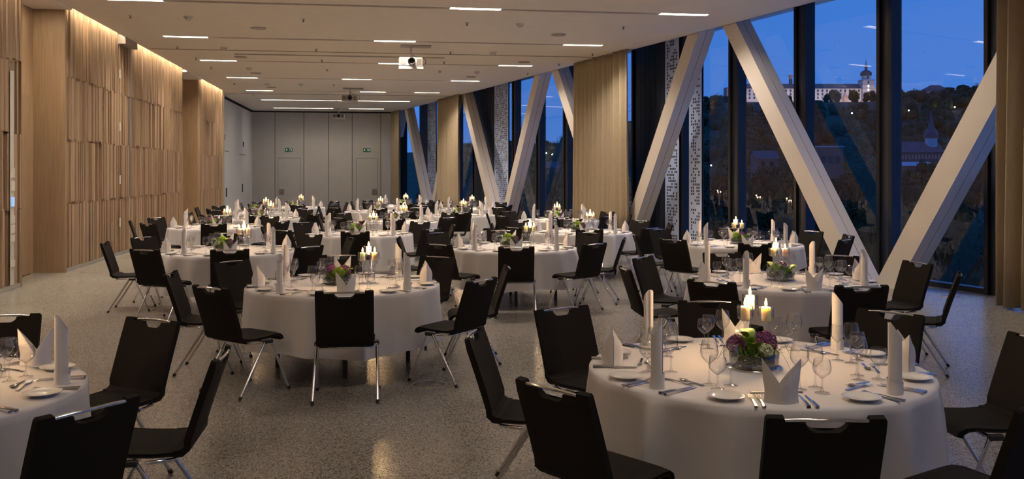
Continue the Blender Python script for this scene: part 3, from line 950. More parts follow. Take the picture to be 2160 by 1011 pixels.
# ================================================================== TABLEWARE
def glass_parts(h, bowl_r, bowl_h, rim_r, foot_r=0.034):
    st = h - bowl_h
    bowl = MB(); prof = []
    n = 9
    for i in range(n + 1):
        u = i / n
        if u < 0.5: r = bowl_r * math.sin(u / 0.5 * PI / 2) ** 0.75
        else: r = bowl_r + (rim_r - bowl_r) * ((u - 0.5) / 0.5) ** 1.6
        prof.append((max(r, 0.004), st + bowl_h * u))
    bowl.lathe(prof, 18)
    rim = [(rim_r, h), (rim_r - 0.0012, h + 0.0008), (rim_r - 0.0022, h)]
    bowl.lathe(rim, 18)
    stem = MB().lathe([(0.011, 0.006), (0.0055, 0.02), (0.004, 0.04), (0.004, st - 0.012), (0.0065, st), (0.009, st + 0.004)], 10)
    foot = MB().lathe([(foot_r, 0.0), (foot_r, 0.0022), (foot_r * 0.6, 0.004), (0.011, 0.007), (0.0001, 0.008)], 18)
    return bowl, stem, foot
def merge(parts):
    m = MB()
    for p in parts:
        o = len(m.v); m.v += p.v; m.f += [tuple(i + o for i in f) for f in p.f]; m.sm += p.sm
    return m
GL = {}
for nm, a in (('red wine glass', (0.218, 0.044, 0.115, 0.034)), ('white wine glass', (0.200, 0.038, 0.098, 0.031)), ('water goblet', (0.158, 0.043, 0.088, 0.037))):
    b, s, f = glass_parts(*a)
    GL[nm] = dict(bowl=b.mesh('bowl', 'glass'), stem=s.mesh('stem', 'glass'), foot=f.mesh('foot', 'glass'), whole=merge([b, s, f]).mesh('glass', 'glass'), mb=merge([b, s, f]))

def mitre_napkin():
    ax, bx, n = 0.078, 0.050, 24
    def h(x):                               # straight V between two outer points
        return 0.070 + 0.128 * min(1, abs(x) / ax)
    def wall(sgn, grow, top):
        vs = []; fs = []; rows = 8
        for i in range(n + 1):
            w = -1 + 2 * i / n
            x0 = ax * math.sin(w * PI / 2)
            for j in range(rows + 1):
                z = top(x0) * j / rows
                flare = 1.0 + 0.13 * max(0, z - 0.05) / 0.15
                y = sgn * (bx * (1 - (abs(x0) / ax) ** 2.0) * (1 + 0.12 * math.sin(min(1, z / 0.16) * PI)) * (1 if z < 0.07 else 1 - 0.25 * (z - 0.07) / 0.13) + grow)
                vs.append((x0 * flare * (1 - 0.05 * math.sin(min(1, z / 0.1) * PI)), y, z))
        for i in range(n):
            for j in range(rows):
                q = (i * (rows + 1) + j, (i + 1) * (rows + 1) + j, (i + 1) * (rows + 1) + j + 1, i * (rows + 1) + j + 1)
                fs.append(q)
        return vs, fs
    mb = MB(); flap = MB()
    for sgn in (1, -1):
        mb.add(*wall(sgn, 0.0, h), True)
        flap.add(*wall(sgn, 0.005, lambda x: min(0.012 + 0.155 * (x * sgn + ax) / (2 * ax), h(x) - 0.002)), True)
    return mb.mesh('folded_body', 'napkin'), flap.mesh('crossed_fold', 'napkin')
def roll_napkin():
    n = 28
    r = 0.034
    vs = []; fs = []
    rows = [0, 0.3, 0.6, 0.85, 1.0]
    for u in rows:
        for i in range(n + 8):
            t = 2 * PI * i / n
            k = (i % n) / n
            # slanted cut rising to one point
            top = 0.262 + 0.075 * (0.5 + 0.5 * math.cos(t)) ** 1.1
            rr = r - 0.00035 * i + 0.0015 * math.sin(3 * t)
            vs.append((rr * math.cos(t), rr * math.sin(t) * 0.93, top * u))
    m = n + 8
    for j in range(len(rows) - 1):
        for i in range(m - 1):
            fs.append((j * m + i, j * m + i + 1, (j + 1) * m + i + 1, (j + 1) * m + i))
    body = MB(); body.add(vs, fs, True)
    cuff = MB(); lv = []; lf = []
    for i in range(n + 1):
        t = 2 * PI * i / n
        z1 = 0.062 + 0.012 * math.cos(t + 0.8)
        for z in (0.0, z1):
            lv.append(((r + 0.0035) * math.cos(t), (r + 0.0035) * math.sin(t) * 0.95, z))
    for i in range(n): lf.append((2 * i, 2 * i + 2, 2 * i + 3, 2 * i + 1))
    cuff.add(lv, lf, True)
    return body.mesh('rolled_body', 'napkin'), cuff.mesh('cuff', 'napkin')
MI = mitre_napkin(); RO = roll_napkin()
me_plate = MB().lathe([(0.0001, 0.004), (0.052, 0.004), (0.06, 0.008), (0.086, 0.017), (0.088, 0.0185), (0.086, 0.0195), (0.06, 0.012), (0.05, 0.0085), (0.0001, 0.0075)], 32)
me_plate.lathe([(0.05, 0.0), (0.052, 0.004)], 32)
me_plate = me_plate.mesh('bread_plate', 'porcelain')
def knife_mb():
    m = MB()
    m.hexa([(-0.006, 0, 0), (0.006, 0, 0), (0.009, -0.105, 0), (-0.009, -0.105, 0)], [(-0.005, 0, 0.008), (0.005, 0, 0.008), (0.008, -0.105, 0.010), (-0.008, -0.105, 0.010)])
    m.hexa([(-0.007, 0.12, 0.001), (-0.001, 0.128, 0.001), (0.008, 0.0, 0.001), (-0.006, 0.0, 0.001)][::-1], [(-0.006, 0.119, 0.003), (-0.002, 0.126, 0.003), (0.006, 0.0, 0.004), (-0.006, 0.0, 0.005)][::-1])
    return m
def handle_pts(m, L0):
    m.hexa([(-0.004, 0, 0.004), (0.004, 0, 0.004), (0.008, -L0, 0), (-0.008, -L0, 0)], [(-0.003, 0, 0.007), (0.003, 0, 0.007), (0.007, -L0, 0.005), (-0.007, -L0, 0.005)])
def fork_mb():
    m = MB(); handle_pts(m, 0.12)
    m.hexa([(-0.011, 0.045, 0.001), (0.011, 0.045, 0.001), (0.004, 0.0, 0.004), (-0.004, 0.0, 0.004)][::-1], [(-0.011, 0.045, 0.004), (0.011, 0.045, 0.004), (0.003, 0.0, 0.007), (-0.003, 0.0, 0.007)][::-1])
    for k in range(4):
        x = -0.0098 + k * 0.0065
        m.hexa([(x - 0.0015, 0.085, 0.008), (x + 0.0015, 0.085, 0.008), (x + 0.0018, 0.044, 0.001), (x - 0.0018, 0.044, 0.001)][::-1], [(x - 0.0012, 0.085, 0.010), (x + 0.0012, 0.085, 0.010), (x + 0.0018, 0.044, 0.004), (x - 0.0018, 0.044, 0.004)][::-1])
    return m
def spoon_mb():
    m = MB(); handle_pts(m, 0.11)
    n = 12; vs = [(0, 0.032, 0.0005)]; 
    for ring, zz in ((0.55, 0.002), (1.0, 0.008)):
        for i in range(n):
            t = 2 * PI * i / n
            vs.append((0.018 * ring * math.cos(t), 0.03 + 0.03 * ring * math.sin(t), zz))
    fs = [(0, 1 + i, 1 + (i + 1) % n) for i in range(n)] + [(1 + i, 1 + n + i, 1 + n + (i + 1) % n, 1 + (i + 1) % n) for i in range(n)]
    m.add(vs, fs, True)
    return m
KN, FO, SP = knife_mb(), fork_mb(), spoon_mb()
ME_KN, ME_FO, ME_SP = KN.mesh('knife', 'steel'), FO.mesh('fork', 'steel'), SP.mesh('spoon', 'steel')

# candle holders and candles
def holder(h):
    cup0 = h - 0.085
    base = MB().lathe([(0.040, 0.0), (0.040, 0.003), (0.02, 0.006), (0.008, 0.012), (0.0001, 0.014)], 18).mesh('base', 'glass')
    stem = MB().lathe([(0.008, 0.01), (0.0055, 0.03), (0.0055, cup0 - 0.025), (0.014, cup0 - 0.004), (0.02, cup0)], 12).mesh('stem', 'glass')
    cup = MB().lathe([(0.0001, cup0), (0.024, cup0 + 0.002), (0.040, cup0 + 0.014), (0.0445, cup0 + 0.028), (0.0445, h), (0.0425, h + 0.001), (0.041, h), (0.041, cup0 + 0.03)], 20).mesh('cup', 'glass')
    return base, stem, cup, cup0
HOLD = {'tall': holder(0.345), 'low': holder(0.295)}
def candle_meshes():
    hgt = 0.078
    wax = MB().lathe([(0.0001, 0.0), (0.0245, 0.0), (0.025, 0.003), (0.025, hgt - 0.003), (0.0235, hgt), (0.012, hgt - 0.004), (0.0001, hgt - 0.006)], 20).mesh('wax', 'wax')
    wick = MB().tube([(0, 0, hgt - 0.006), (0.001, 0, hgt + 0.008)], 0.001, 5).mesh('wick', 'wick')
    fl = MB().lathe([(0.0001, hgt + 0.002), (0.0055, hgt + 0.007), (0.0085, hgt + 0.016), (0.0070, hgt + 0.028), (0.0030, hgt + 0.041), (0.0001, hgt + 0.050)], 10).mesh('flame', 'flame')
    return wax, wick, fl
CANDLE = candle_meshes()
lamp_candle = bpy.data.lights.new('candle_light', 'POINT')
lamp_candle.energy = CANDLE_W; lamp_candle.color = (1.0, 0.60, 0.27); lamp_candle.shadow_soft_size = 0.012

# flower bowls
def petal_ball(seed, r, n, pr, ruffle=0.5):
    rnd = random.Random(seed)
    m = MB()
    for i in range(n):
        z = 1 - 1.45 * (i + 0.5) / n
        t = i * 2.39996
        s = math.sqrt(max(0, 1 - z * z))
        d = Vector((s * math.cos(t), s * math.sin(t), z))
        c = d * r * rnd.uniform(0.88, 1.05)
        a = d.orthogonal().normalized(); b = d.cross(a)
        k = rnd.uniform(0, 6.28)
        vs = [tuple(c - d * pr * 0.5)]
        for q in range(5):
            t2 = k + q * 2 * PI / 5
            vs.append(tuple(c + a * (pr * math.cos(t2)) + b * (pr * math.sin(t2)) + d * (pr * ruffle * rnd.uniform(-0.3, 0.8))))
        m.add(vs, [(0, 1 + q, 1 + (q + 1) % 5) for q in range(5)])
    return m
def leaf_mb(L, w, curl):
    m = MB(); vs = []; fs = []
    n = 6
    for i in range(n + 1):
        u = i / n
        ww = w * math.sin(PI * min(1, u * 0.93 + 0.07)) ** 0.7
        z = curl * math.sin(u * PI * 0.9)
        for k in (-1, -0.5, 0, 0.5, 1):
            vs.append((L * u, ww * k, z + 0.25 * ww * abs(k)))
    for i in range(n):
        for k in range(4):
            fs.append((i * 5 + k, i * 5 + 5 + k, i * 5 + 6 + k, i * 5 + 1 + k))
    m.add(vs, fs, True)
    return m
FB = dict(
    purple=petal_ball(1, 0.062, 200, 0.0085).mesh('bloom', 'purple'),
    purple2=petal_ball(2, 0.05, 150, 0.008).mesh('bloom', 'purple'),
    cream=petal_ball(3, 0.036, 90, 0.010, 0.9).mesh('bloom', 'cream'),
    lime=petal_ball(4, 0.058, 180, 0.009).mesh('bloom', 'lime'),
    leaf=leaf_mb(0.085, 0.042, 0.02).mesh('leaf', 'leaf'),
    leaf_small=leaf_mb(0.05, 0.02, 0.012).mesh('leaf', 'leaf'),
    bowl=MB().lathe([(0.0001, 0.006), (0.118, 0.006), (0.128, 0.016), (0.131, 0.085), (0.129, 0.086), (0.127, 0.085), (0.124, 0.018)], 32).mesh('bowl', 'glass'),
    base_mirror=MB().lathe([(0.0001, 0.0), (0.145, 0.0), (0.147, 0.003), (0.145, 0.006), (0.0001, 0.006)], 36).mesh('base_plate', 'chrome'),
)
rm_ = random.Random(5)
moss = petal_ball(9, 0.105, 420, 0.014, 1.2)
moss.v = [(x * 1.0, y * 1.0, max(0.012, 0.055 + z * 0.55)) for x, y, z in moss.v]
FB['moss'] = moss.mesh('moss', 'moss')
fern = MB()
for i in range(160):
    t = rm_.uniform(0, 6.28); r0 = rm_.uniform(0.05, 0.11); L = rm_.uniform(0.03, 0.075); el = rm_.uniform(0.2, 1.2)
    p = Vector((r0 * math.cos(t), r0 * math.sin(t), 0.075)); d = Vector((math.cos(t) * math.cos(el), math.sin(t) * math.cos(el), math.sin(el)))
    s = Vector((-math.sin(t), math.cos(t), 0)) * 0.0035
    fern.add([p - s, p + s, p + d * L * 0.6 + s * 1.6, p + d * L, p + d * L * 0.6 - s * 1.6], [(0, 1, 2, 3, 4)])
FB['fern'] = fern.mesh('sprigs', 'leaf')
def grass_arc(t, L, hh):
    pts = []
    for i in range(9):
        u = i / 8
        pts.append((math.cos(t) * (0.03 + L * u), math.sin(t) * (0.03 + L * u), 0.10 + hh * math.sin(u * PI * 0.95) - 0.07 * u * u))
    return MB().tube(pts, 0.0011, 4)
FB['grass'] = [grass_arc(rm_.uniform(0, 6.28), rm_.uniform(0.16, 0.26), rm_.uniform(0.02, 0.09)).mesh('grass_blade', 'moss') for _ in range(7)]
FLOWER = {   # (kind, angle, radius, height)
    0: ([('purple', 2.9, 0.085, 0.105), ('purple', 0.55, 0.075, 0.125), ('cream', -0.95, 0.085, 0.10)], [(-2.1, 0.06, 0.13), (-1.75, 0.05, 0.10), (1.9, 0.05, 0.14), (-2.6, 0.05, 0.15)], 'purple and cream flowers'),
    1: ([('purple', 2.6, 0.065, 0.12), ('purple', 0.4, 0.07, 0.115), ('lime', -1.3, 0.05, 0.105)], [(-0.4, 0.09, 0.10), (2.0, 0.09, 0.11)], 'two purple blooms'),
    2: ([('lime', 2.0, 0.03, 0.135), ('purple2', -0.3, 0.08, 0.115), ('cream', -2.6, 0.08, 0.10)], [(-1.2, 0.07, 0.11), (0.9, 0.08, 0.11), (3.0, 0.08, 0.11)], 'lime and purple blooms'),
    3: ([('purple2', 0.9, 0.05, 0.125), ('lime', -2.5, 0.06, 0.11), ('cream', 2.6, 0.07, 0.10)], [(-0.6, 0.09, 0.09), (-0.1, 0.09, 0.10), (2.2, 0.09, 0.12), (-1.6, 0.08, 0.10)], 'leaves and small blooms'),
}
def flowers(c, variant, rot, where, detail):
    t = empty('flower_bowl', c, rot)
    link('base_plate', FB['base_mirror'], t); link('bowl', FB['bowl'], t, (0, 0, 0.0))
    link('moss', FB['moss'], t, (0, 0, 0.0)); 
    f = link('sprigs', FB['fern'], t); f['kind'] = 'stuff'
    bl, lv, desc = FLOWER[variant]
    for kind, a, r, z in bl:
        link('bloom', FB[kind], t, (r * math.cos(a), r * math.sin(a), z), (0.35 * math.sin(a) * -1, 0.35 * math.cos(a), a))
    for a, r, z in lv:
        link('leaf', FB['leaf'], t, (r * math.cos(a), r * math.sin(a), z), (0, -0.5, a))
    if detail:
        for a in (0.3, 1.2, 2.3, 3.6, 4.4, 5.3):
            link('leaf', FB['leaf_small'], t, (0.09 * math.cos(a), 0.09 * math.sin(a), 0.09), (0, -0.6, a))
        for gme in FB['grass']: link('grass_blade', gme, t)
    tag(t, 'glass bowl of %s, %s' % (desc, where), 'flower bowl', 'flower bowls on the tables')

# ================================================================== TABLES: centre, angle of the seat facing the end wall, flower variant, candle offset
ROWS = {8: 'eighth', 7: 'seventh', 6: 'sixth', 5: 'fifth', 4: 'fourth', 3: 'third', 2: 'second', 1: 'first'}
TABLES = [
    # id, x, y, theta0, row, side, flowers, candle dx,dy
    ('T0', -2.30, 4.72, -84, 8, 'wood-side', 1, 0.05, 0.28),
    ('T1', 2.03, 4.69, -105, 8, 'window-side', 0, 0.06, 0.22),
    ('T2', -0.28, 8.74, -87, 7, 'wood-side', 1, 0.23, 0.02),
    ('T3', 3.90, 8.41, -93, 7, 'window-side', 3, 0.04, 0.2),
    ('T4', -1.93, 12.73, -80, 6, 'wood-side', 2, 0.2, 0.02),
    ('T5', 1.93, 12.75, -95, 6, 'middle', 2, 0.24, 0.02),
    ('T6', 5.32, 12.85, -105, 6, 'window-side', 3, 0.02, 0.2),
    ('T7', -0.23, 16.0, -90, 5, 'wood-side', 3, 0.22, 0.05),
    ('T8', 3.64, 15.95, -100, 5, 'window-side', 2, 0.18, 0.1),
    ('T9', -3.03, 18.5, -80, 4, 'wood-side', 1, 0.2, 0.05),
    ('T11', 0.46, 19.9, -92, 4, 'middle', 1, 0.15, 0.1),
    ('T10', 4.05, 20.0, -100, 4, 'window-side', 2, 0.0, 0.15),
    ('A', -2.57, 21.9, -84, 3, 'wood-side', 1, 0.2, 0.05),
    ('T13', 2.08, 22.72, -95, 3, 'window-side', 3, 0.1, 0.15),
    ('B', -3.05, 25.2, -84, 2, 'wood-side', 2, 0.2, 0.05),
    ('T12', 0.10, 25.4, -90, 2, 'middle', 1, 0.05, 0.15),
    ('T14', 2.70, 26.9, -95, 2, 'window-side', 1, 0.1, 0.1),
    ('C', -2.37, 28.6, -85, 1, 'wood-side', 3, 0.1, 0.1),
    ('T15', 0.90, 29.5, -90, 1, 'window-side', 2, 0.05, 0.1),
]
# chair backs read from the picture where they can be told apart
CHAIR_PX = {
    'T1': {0: (1713, 868), 7: (1185, 814), 6: (1033, 705), 5: (1175, 652), 4: (1500, 639), 3: (1860, 664), 2: (2165, 718), 1: (2165, 845)},
    'T2': {0: (733, 617), 7: (445, 608), 6: (386, 577), 5: (498, 553), 4: (724, 542), 3: (913, 544), 1: (1003, 590), 2: (1046, 565)},
    'T3': {7: (1523, 591), 0: (1803, 600), 1: (1985, 578), 2: (1925, 555), 3: (1762, 541), 4: (1531, 537), 5: (1363, 544), 6: (1332, 567)},
    'T4': {0: (487, 527), 7: (312, 527), 6: (246, 512), 5: (322, 502), 1: (654, 521), 3: (638, 496)},
    'T5': {0: (1089, 523), 7: (940, 515), 5: (938, 493), 1: (1253, 515), 2: (1305, 504), 3: (1226, 493)},
    'T6': {0: (1596, 516), 7: (1417, 506), 1: (1759, 505), 3: (1697, 489), 6: (1351, 495)},
    'T0': {3: (300, 681), 2: (430, 748), 1: (160, 855), 4: (10, 668)},
}
SEAT = {0: 'facing the end wall', 1: 'facing forward toward the wood wall', 2: 'facing the wood wall squarely', 3: 'facing back toward the wood wall', 4: 'with its back to end wall',
        5: 'facing back toward the windows', 6: 'facing the windows squarely', 7: 'facing forward toward the windows'}
SEAT_S = {0: 'seat facing end wall', 1: 'seat facing forward toward wood wall', 2: 'seat facing wood wall squarely', 3: 'seat facing back toward wood wall', 4: 'seat with back to end wall',
          5: 'seat facing back toward windows', 6: 'seat facing windows squarely', 7: 'seat facing forward toward windows'}
NEAR_GLASS = {'T0', 'T1', 'T2', 'T3'}
SOLO_GLASS = {'T0', 'T1', 'T2', 'T3', 'T4', 'T5', 'T6', 'T7', 'T8', 'T9', 'T10', 'T11'}
SOLO_CUT = {'T0', 'T1', 'T2', 'T3', 'T4', 'T5', 'T6', 'T7', 'T8', 'T9'}
rc = random.Random(21)
far_glass = MB(); far_cut = MB()
def stamp(dst, src, M):
    o = len(dst.v)
    dst.v += [tuple(M @ Vector(p)) for p in src.v]
    dst.f += [tuple(i + o for i in f) for f in src.f]
    dst.sm += src.sm

for ti, (tid, tx, ty, th0, row, side, fv, cdx, cdy) in enumerate(TABLES):
    where = '%s table, %s row from end wall' % (side, ROWS[row])
    near = row >= 6
    # table
    t = empty('round_table', (tx, ty, 0), R(th0 + 45))
    link('tabletop', me_top, t)
    for k in range(4):
        a = k * PI / 2 + PI / 4
        link('leg', me_tleg, t, (0.60 * math.cos(a), 0.60 * math.sin(a), 0))
    for k in range(2): link('apron', me_apron, t, (0, 0, -0.001 * k), k * PI / 2 + PI / 4)
    tag(t, 'round folding table under white cloth, ' + where, 'table', 'round dining tables')
    cl = link('tablecloth', CLOTHS[ti % 4], None, (tx, ty, 0), ti * 1.3)
    tag(cl, 'white floor-skimming round tablecloth on the ' + where, 'tablecloth', 'white tablecloths')
    # chairs
    for k in range(8):
        ang = R(th0 + 45 * k)
        px = CHAIR_PX.get(tid, {}).get(k)
        if px:
            p = at_z(px[0], px[1], 0.88)
            dx, dy = p.x - tx, p.y - ty
            r = math.hypot(dx, dy); a2 = math.atan2(dy, dx)
            r = min(max(r, 1.56), 1.69)
        else:
            r = 1.57 + rc.uniform(-0.01, 0.09); a2 = ang + R(rc.uniform(-4, 4))
        yaw = a2 + PI + R(rc.uniform(-5, 5))
        if tid == 'T1' and k == 0: yaw = R(80)
        r0 = r - 0.335
        chair(tx + r0 * math.cos(a2), ty + r0 * math.sin(a2), yaw, 'black chair %s at %s' % (SEAT[k], where), 'black dining chairs', near)
    # centre
    flowers((tx - (0.06 if cdx > 0.12 else 0.02), ty - 0.02, 0.751), fv, R(th0 + 90), 'on ' + where, row >= 5)
    bx_ = -0.06 if cdx > 0.12 else -0.02
    cl_ = math.hypot(cdx - bx_, cdy + 0.02); kk = max(1.0, 0.262 / cl_)
    cx, cy = tx + bx_ + (cdx - bx_) * kk, ty - 0.02 + (cdy + 0.02) * kk
    dirc = math.atan2(-cy, -cx)
    ux, uy = math.cos(dirc), math.sin(dirc)
    for nm, du, dv, hn in (('tall candle holder', -0.055, 0.0, 'tall'), ('low candle holder, wood side of trio', 0.035, -0.056, 'low'), ('low candle holder, window side of trio', 0.035, 0.056, 'low')):
        if tid in ('T1', 'T3', 'T6') and hn == 'low': dv = dv + 0.03
        hx, hy = cx + ux * du - uy * dv, cy + uy * du + ux * dv
        base, stem, cup, cup0 = HOLD[hn]
        h = empty('candle_holder', (hx, hy, 0.751))
        link('base', base, h); link('stem', stem, h); link('cup', cup, h)
        tag(h, '%s, %s' % (nm, where), 'candle holder', 'glass candle holders')
        c = empty('candle', (hx, hy, 0.751 + cup0 + 0.004))
        link('wax', CANDLE[0], c); link('wick', CANDLE[1], c); link('flame', CANDLE[2], c)
        lo = bpy.data.objects.new('candle_light', lamp_candle); COL.objects.link(lo); lo.parent = c; lo.location = (0, 0, 0.078 + 0.064)
        tag(c, 'lit candle, %s, %s' % (nm, where), 'candle', 'lit candles')
    # place settings
    for k in range(8):
        ang = R(th0 + 45 * k)
        u = Vector((math.cos(ang), math.sin(ang))); v = Vector((-math.sin(ang), math.cos(ang)))
        def pos(r, l):
            return (tx + u.x * r + v.x * l, ty + u.y * r + v.y * l, 0.7515)
        inward = ang + PI / 2          # local +y points to the centre
        seat = '%s, %s' % (SEAT_S[k], where)
        j = lambda s: rc.uniform(-s, s)
        if (k % 2 == 0) != (tid == 'T0'):
            n = empty('napkin', pos(0.77 + j(0.01), j(0.01)), ang + PI / 2 + j(0.12) + (0.8 if tid == 'T0' else 0))
            link('folded_body', MI[0], n); link('crossed_fold', MI[1], n)
            tag(n, 'peaked napkin, ' + seat, 'napkin', 'folded white napkins')
        else:
            n = empty('napkin', pos(0.78 + j(0.01), j(0.01)), ang + PI + j(1.2))
            link('rolled_body', RO[0], n); link('cuff', RO[1], n)
            tag(n, 'rolled napkin, ' + seat, 'napkin', 'folded white napkins')
        pl = link('bread_plate', me_plate, None, pos(0.75 + j(0.01), -0.235 + j(0.01)))
        tag(pl, 'bread plate, ' + seat, 'plate', 'bread plates')
        cut = [('knife', ME_KN, KN, pos(0.765, 0.102 + j(0.003)), inward + j(0.03), 'inner table knife'), ('knife', ME_KN, KN, pos(0.765, 0.134 + j(0.003)), inward + j(0.03), 'outer table knife'),
               ('fork', ME_FO, FO, pos(0.765, -0.095 + j(0.003)), inward + j(0.03), 'inner dinner fork'), ('fork', ME_FO, FO, pos(0.765, -0.127 + j(0.003)), inward + j(0.03), 'outer dinner fork'),
               ('fork', ME_FO, FO, pos(0.615, 0.0 + j(0.01)), inward - PI / 2 + j(0.15), 'dessert fork'), ('spoon', ME_SP, SP, pos(0.575, 0.01 + j(0.01)), inward + PI / 2 + j(0.15), 'dessert spoon')]
        for nm, me, src, p, rz, lab in cut:
            if tid in SOLO_CUT:
                o = link(nm, me, None, p, rz)
                tag(o, '%s, %s' % (lab, seat), nm, 'silver cutlery')
            else:
                stamp(far_cut, src, Matrix.Translation(p) @ Matrix.Rotation(rz, 4, 'Z'))
        for gn, r, l in (('red wine glass', 0.53, 0.125), ('white wine glass', 0.47, 0.20), ('water goblet', 0.575, 0.215)):
            p = pos(r + j(0.012), l + j(0.012))
            if tid in SOLO_GLASS:
                if tid in NEAR_GLASS:
                    o = empty('wine_glass' if 'wine' in gn else 'water_goblet', p)
                    for pn in ('bowl', 'stem', 'foot'): link(pn, GL[gn][pn], o)
                else:
                    o = link('wine_glass' if 'wine' in gn else 'water_goblet', GL[gn]['whole'], None, p)
                tag(o, '%s, %s' % (gn, seat), 'glass', 'clear stemmed glasses')
            else:
                stamp(far_glass, GL[gn]['mb'], Matrix.Translation(p))
o = obj('wine_glasses', far_glass, 'glass'); tag(o, 'clear stemmed glasses crowding the three table rows by the end wall', 'glasses', kind='stuff')
o = obj('cutlery', far_cut, 'steel'); tag(o, 'silver cutlery laid on the table rows by the end wall', 'cutlery', kind='stuff')

# ================================================================== OUTDOORS
SKY_PX = [(-900, 330), (600, 322), (1000, 310), (1150, 304), (1250, 285), (1360, 245), (1480, 213), (1545, 211), (1850, 211), (1890, 199), (1960, 195), (2060, 190), (2160, 192), (3000, 230), (4000, 300)]
def skyline(x):
    for (xa, ya), (xb, yb) in zip(SKY_PX[:-1], SKY_PX[1:]):
        if x <= xb: return ya + (yb - ya) * (x - xa) / (xb - xa)
    return 300
RIDGE = 900.0
def ground(px, d):
    zr = CAM_H + (HORIZON - skyline(px)) / F_PX * RIDGE - 4.0
    u = min(1, max(0, (d - 260) / (RIDGE - 260)))
    return -14.0 + (zr + 14.0) * (u * u * (3 - 2 * u)) - (max(0, d - RIDGE) * 0.05)
pxs = list(range(-900, 4001, 70)); ds = [26, 60, 110, 180, 260, 330, 400, 470, 540, 620, 700, 780, 850, 900, 950, 1100, 1500]
vs = []; fs = []
for d in ds:
    for p in pxs:
        q = at_depth(p, HORIZON, d); vs.append((q.x, q.y, ground(p, d)))
n = len(pxs)
for j in range(len(ds) - 1):
    for i in range(n - 1):
        fs.append((j * n + i, j * n + i + 1, (j + 1) * n + i + 1, (j + 1) * n + i))
mb = MB(); mb.add(vs, fs, True)
o = obj('hillside', mb, 'soil'); tag(o, 'dark grassy hillside rising to the castle outside', 'hill', kind='structure')

rt = random.Random(33)
def leaf_cloud(m, rnd, blobs, n, size):
    """small leaf-clump quads over a set of (centre, radius) blobs"""
    tot = sum(r * r for _, r in blobs)
    for c, r in blobs:
        for _ in range(int(n * r * r / tot)):
            d = Vector((rnd.gauss(0, 1), rnd.gauss(0, 1), rnd.gauss(0, 1) + 0.25)).normalized()
            p = Vector(c) + d * r * rnd.uniform(0.86, 1.12)
            a = Vector((rnd.gauss(0, 1), rnd.gauss(0, 1), rnd.gauss(0, 0.6))).normalized()
            b = a.cross(d + Vector((0.3 * rnd.gauss(0, 1), 0.3 * rnd.gauss(0, 1), 0.3))).normalized()
            k = size * rnd.uniform(0.6, 1.3)
            m.add([p - a * k, p - b * k * 0.6, p + a * k, p + b * k * 0.6], [(0, 1, 2, 3)])
def crown(seed, n=13):
    rnd = random.Random(seed); m = MB(); blobs = [((0, 0, 0.58), 0.30)]
    for i in range(n):
        a = rnd.uniform(0, 6.28); z = rnd.uniform(0.30, 0.88); rr = rnd.uniform(0.1, 0.36) * (1.15 - 0.6 * z)
        blobs.append(((rr * math.cos(a), rr * math.sin(a), z), rnd.uniform(0.12, 0.22)))
    for c, r in blobs: m.sphere(c, r * 0.86, 8, 6, 0.2, rnd)
    leaf_cloud(m, rnd, blobs, 3600, 0.026)
    return m
CR = [crown(s) for s in (1, 2, 3)]
ME_CR = [c.mesh('crown', 'tree') for c in CR]
ME_TRUNK = MB().tube([(0, 0, -0.15), (0.01, 0, 0.2), (0, 0.01, 0.5)], [0.04, 0.03, 0.018], 7).mesh('trunk', 'bark')
def tree(px, d, h, label, grp, w=1.0, z=None):
    q = at_depth(px, HORIZON, d)
    t = empty('tree', (q.x, q.y, (ground(px, d) if z is None else z)), rt.uniform(0, 6))
    t.scale = (h * w, h * w, h)
    link('crown', rt.choice(ME_CR), t); link('trunk', ME_TRUNK, t)
    tag(t, label, 'tree', grp)
# trees before the castle wall
for px, h, w in ((1664, 8, .7), (1683, 9, .8), (1742, 9, .6), (1755, 14, .5), (1768, 12, .42), (1797, 13, .42), (1807, 12, .4), (1828, 11, .5), (1843, 12, .6), (1858, 12, .7), (1872, 11, .6), (1492, 8, .9), (1511, 9, .9), (1530, 8, .9), (1902, 8, .8), (1921, 7, .8), (2003, 8, 1.0), (2027, 9, 1.1), (2055, 8, 1.1), (2085, 9, 1.2)):
    tree(px, 790, h, 'dark tree on the hilltop around the castle', 'hilltop trees', w * 1.35, ground(px, 790) - 2.5)
TREES = []
def scatter(n, dlo, dhi, plo, phi, hfun, wlo, whi, label, grp):
    k = 0
    for tries in range(n * 30):
        if k >= n: break
        px = rt.uniform(plo, phi); d = rt.uniform(dlo, dhi); w = rt.uniform(wlo, whi); h = hfun(d)
        q = at_depth(px, HORIZON, d); r = 0.56 * h * w
        if any(math.hypot(q.x - a, q.y - b) < r + c for a, b, c in TREES): continue
        TREES.append((q.x, q.y, r)); tree(px, d, h, label, grp, w); k += 1
scatter(16, 30, 60, 1400, 2230, lambda d: rt.uniform(8, 11), 0.5, 0.75, 'dark leafy tree standing close outside the windows', 'trees close to the windows')
scatter(60, 75, 225, 1050, 2200, lambda d: 14.6 + d * 0.010 + rt.uniform(-2.0, 2.0), 0.42, 0.66, 'dark leafy tree in the town below the hall', 'trees in the town below')
forest = MB()
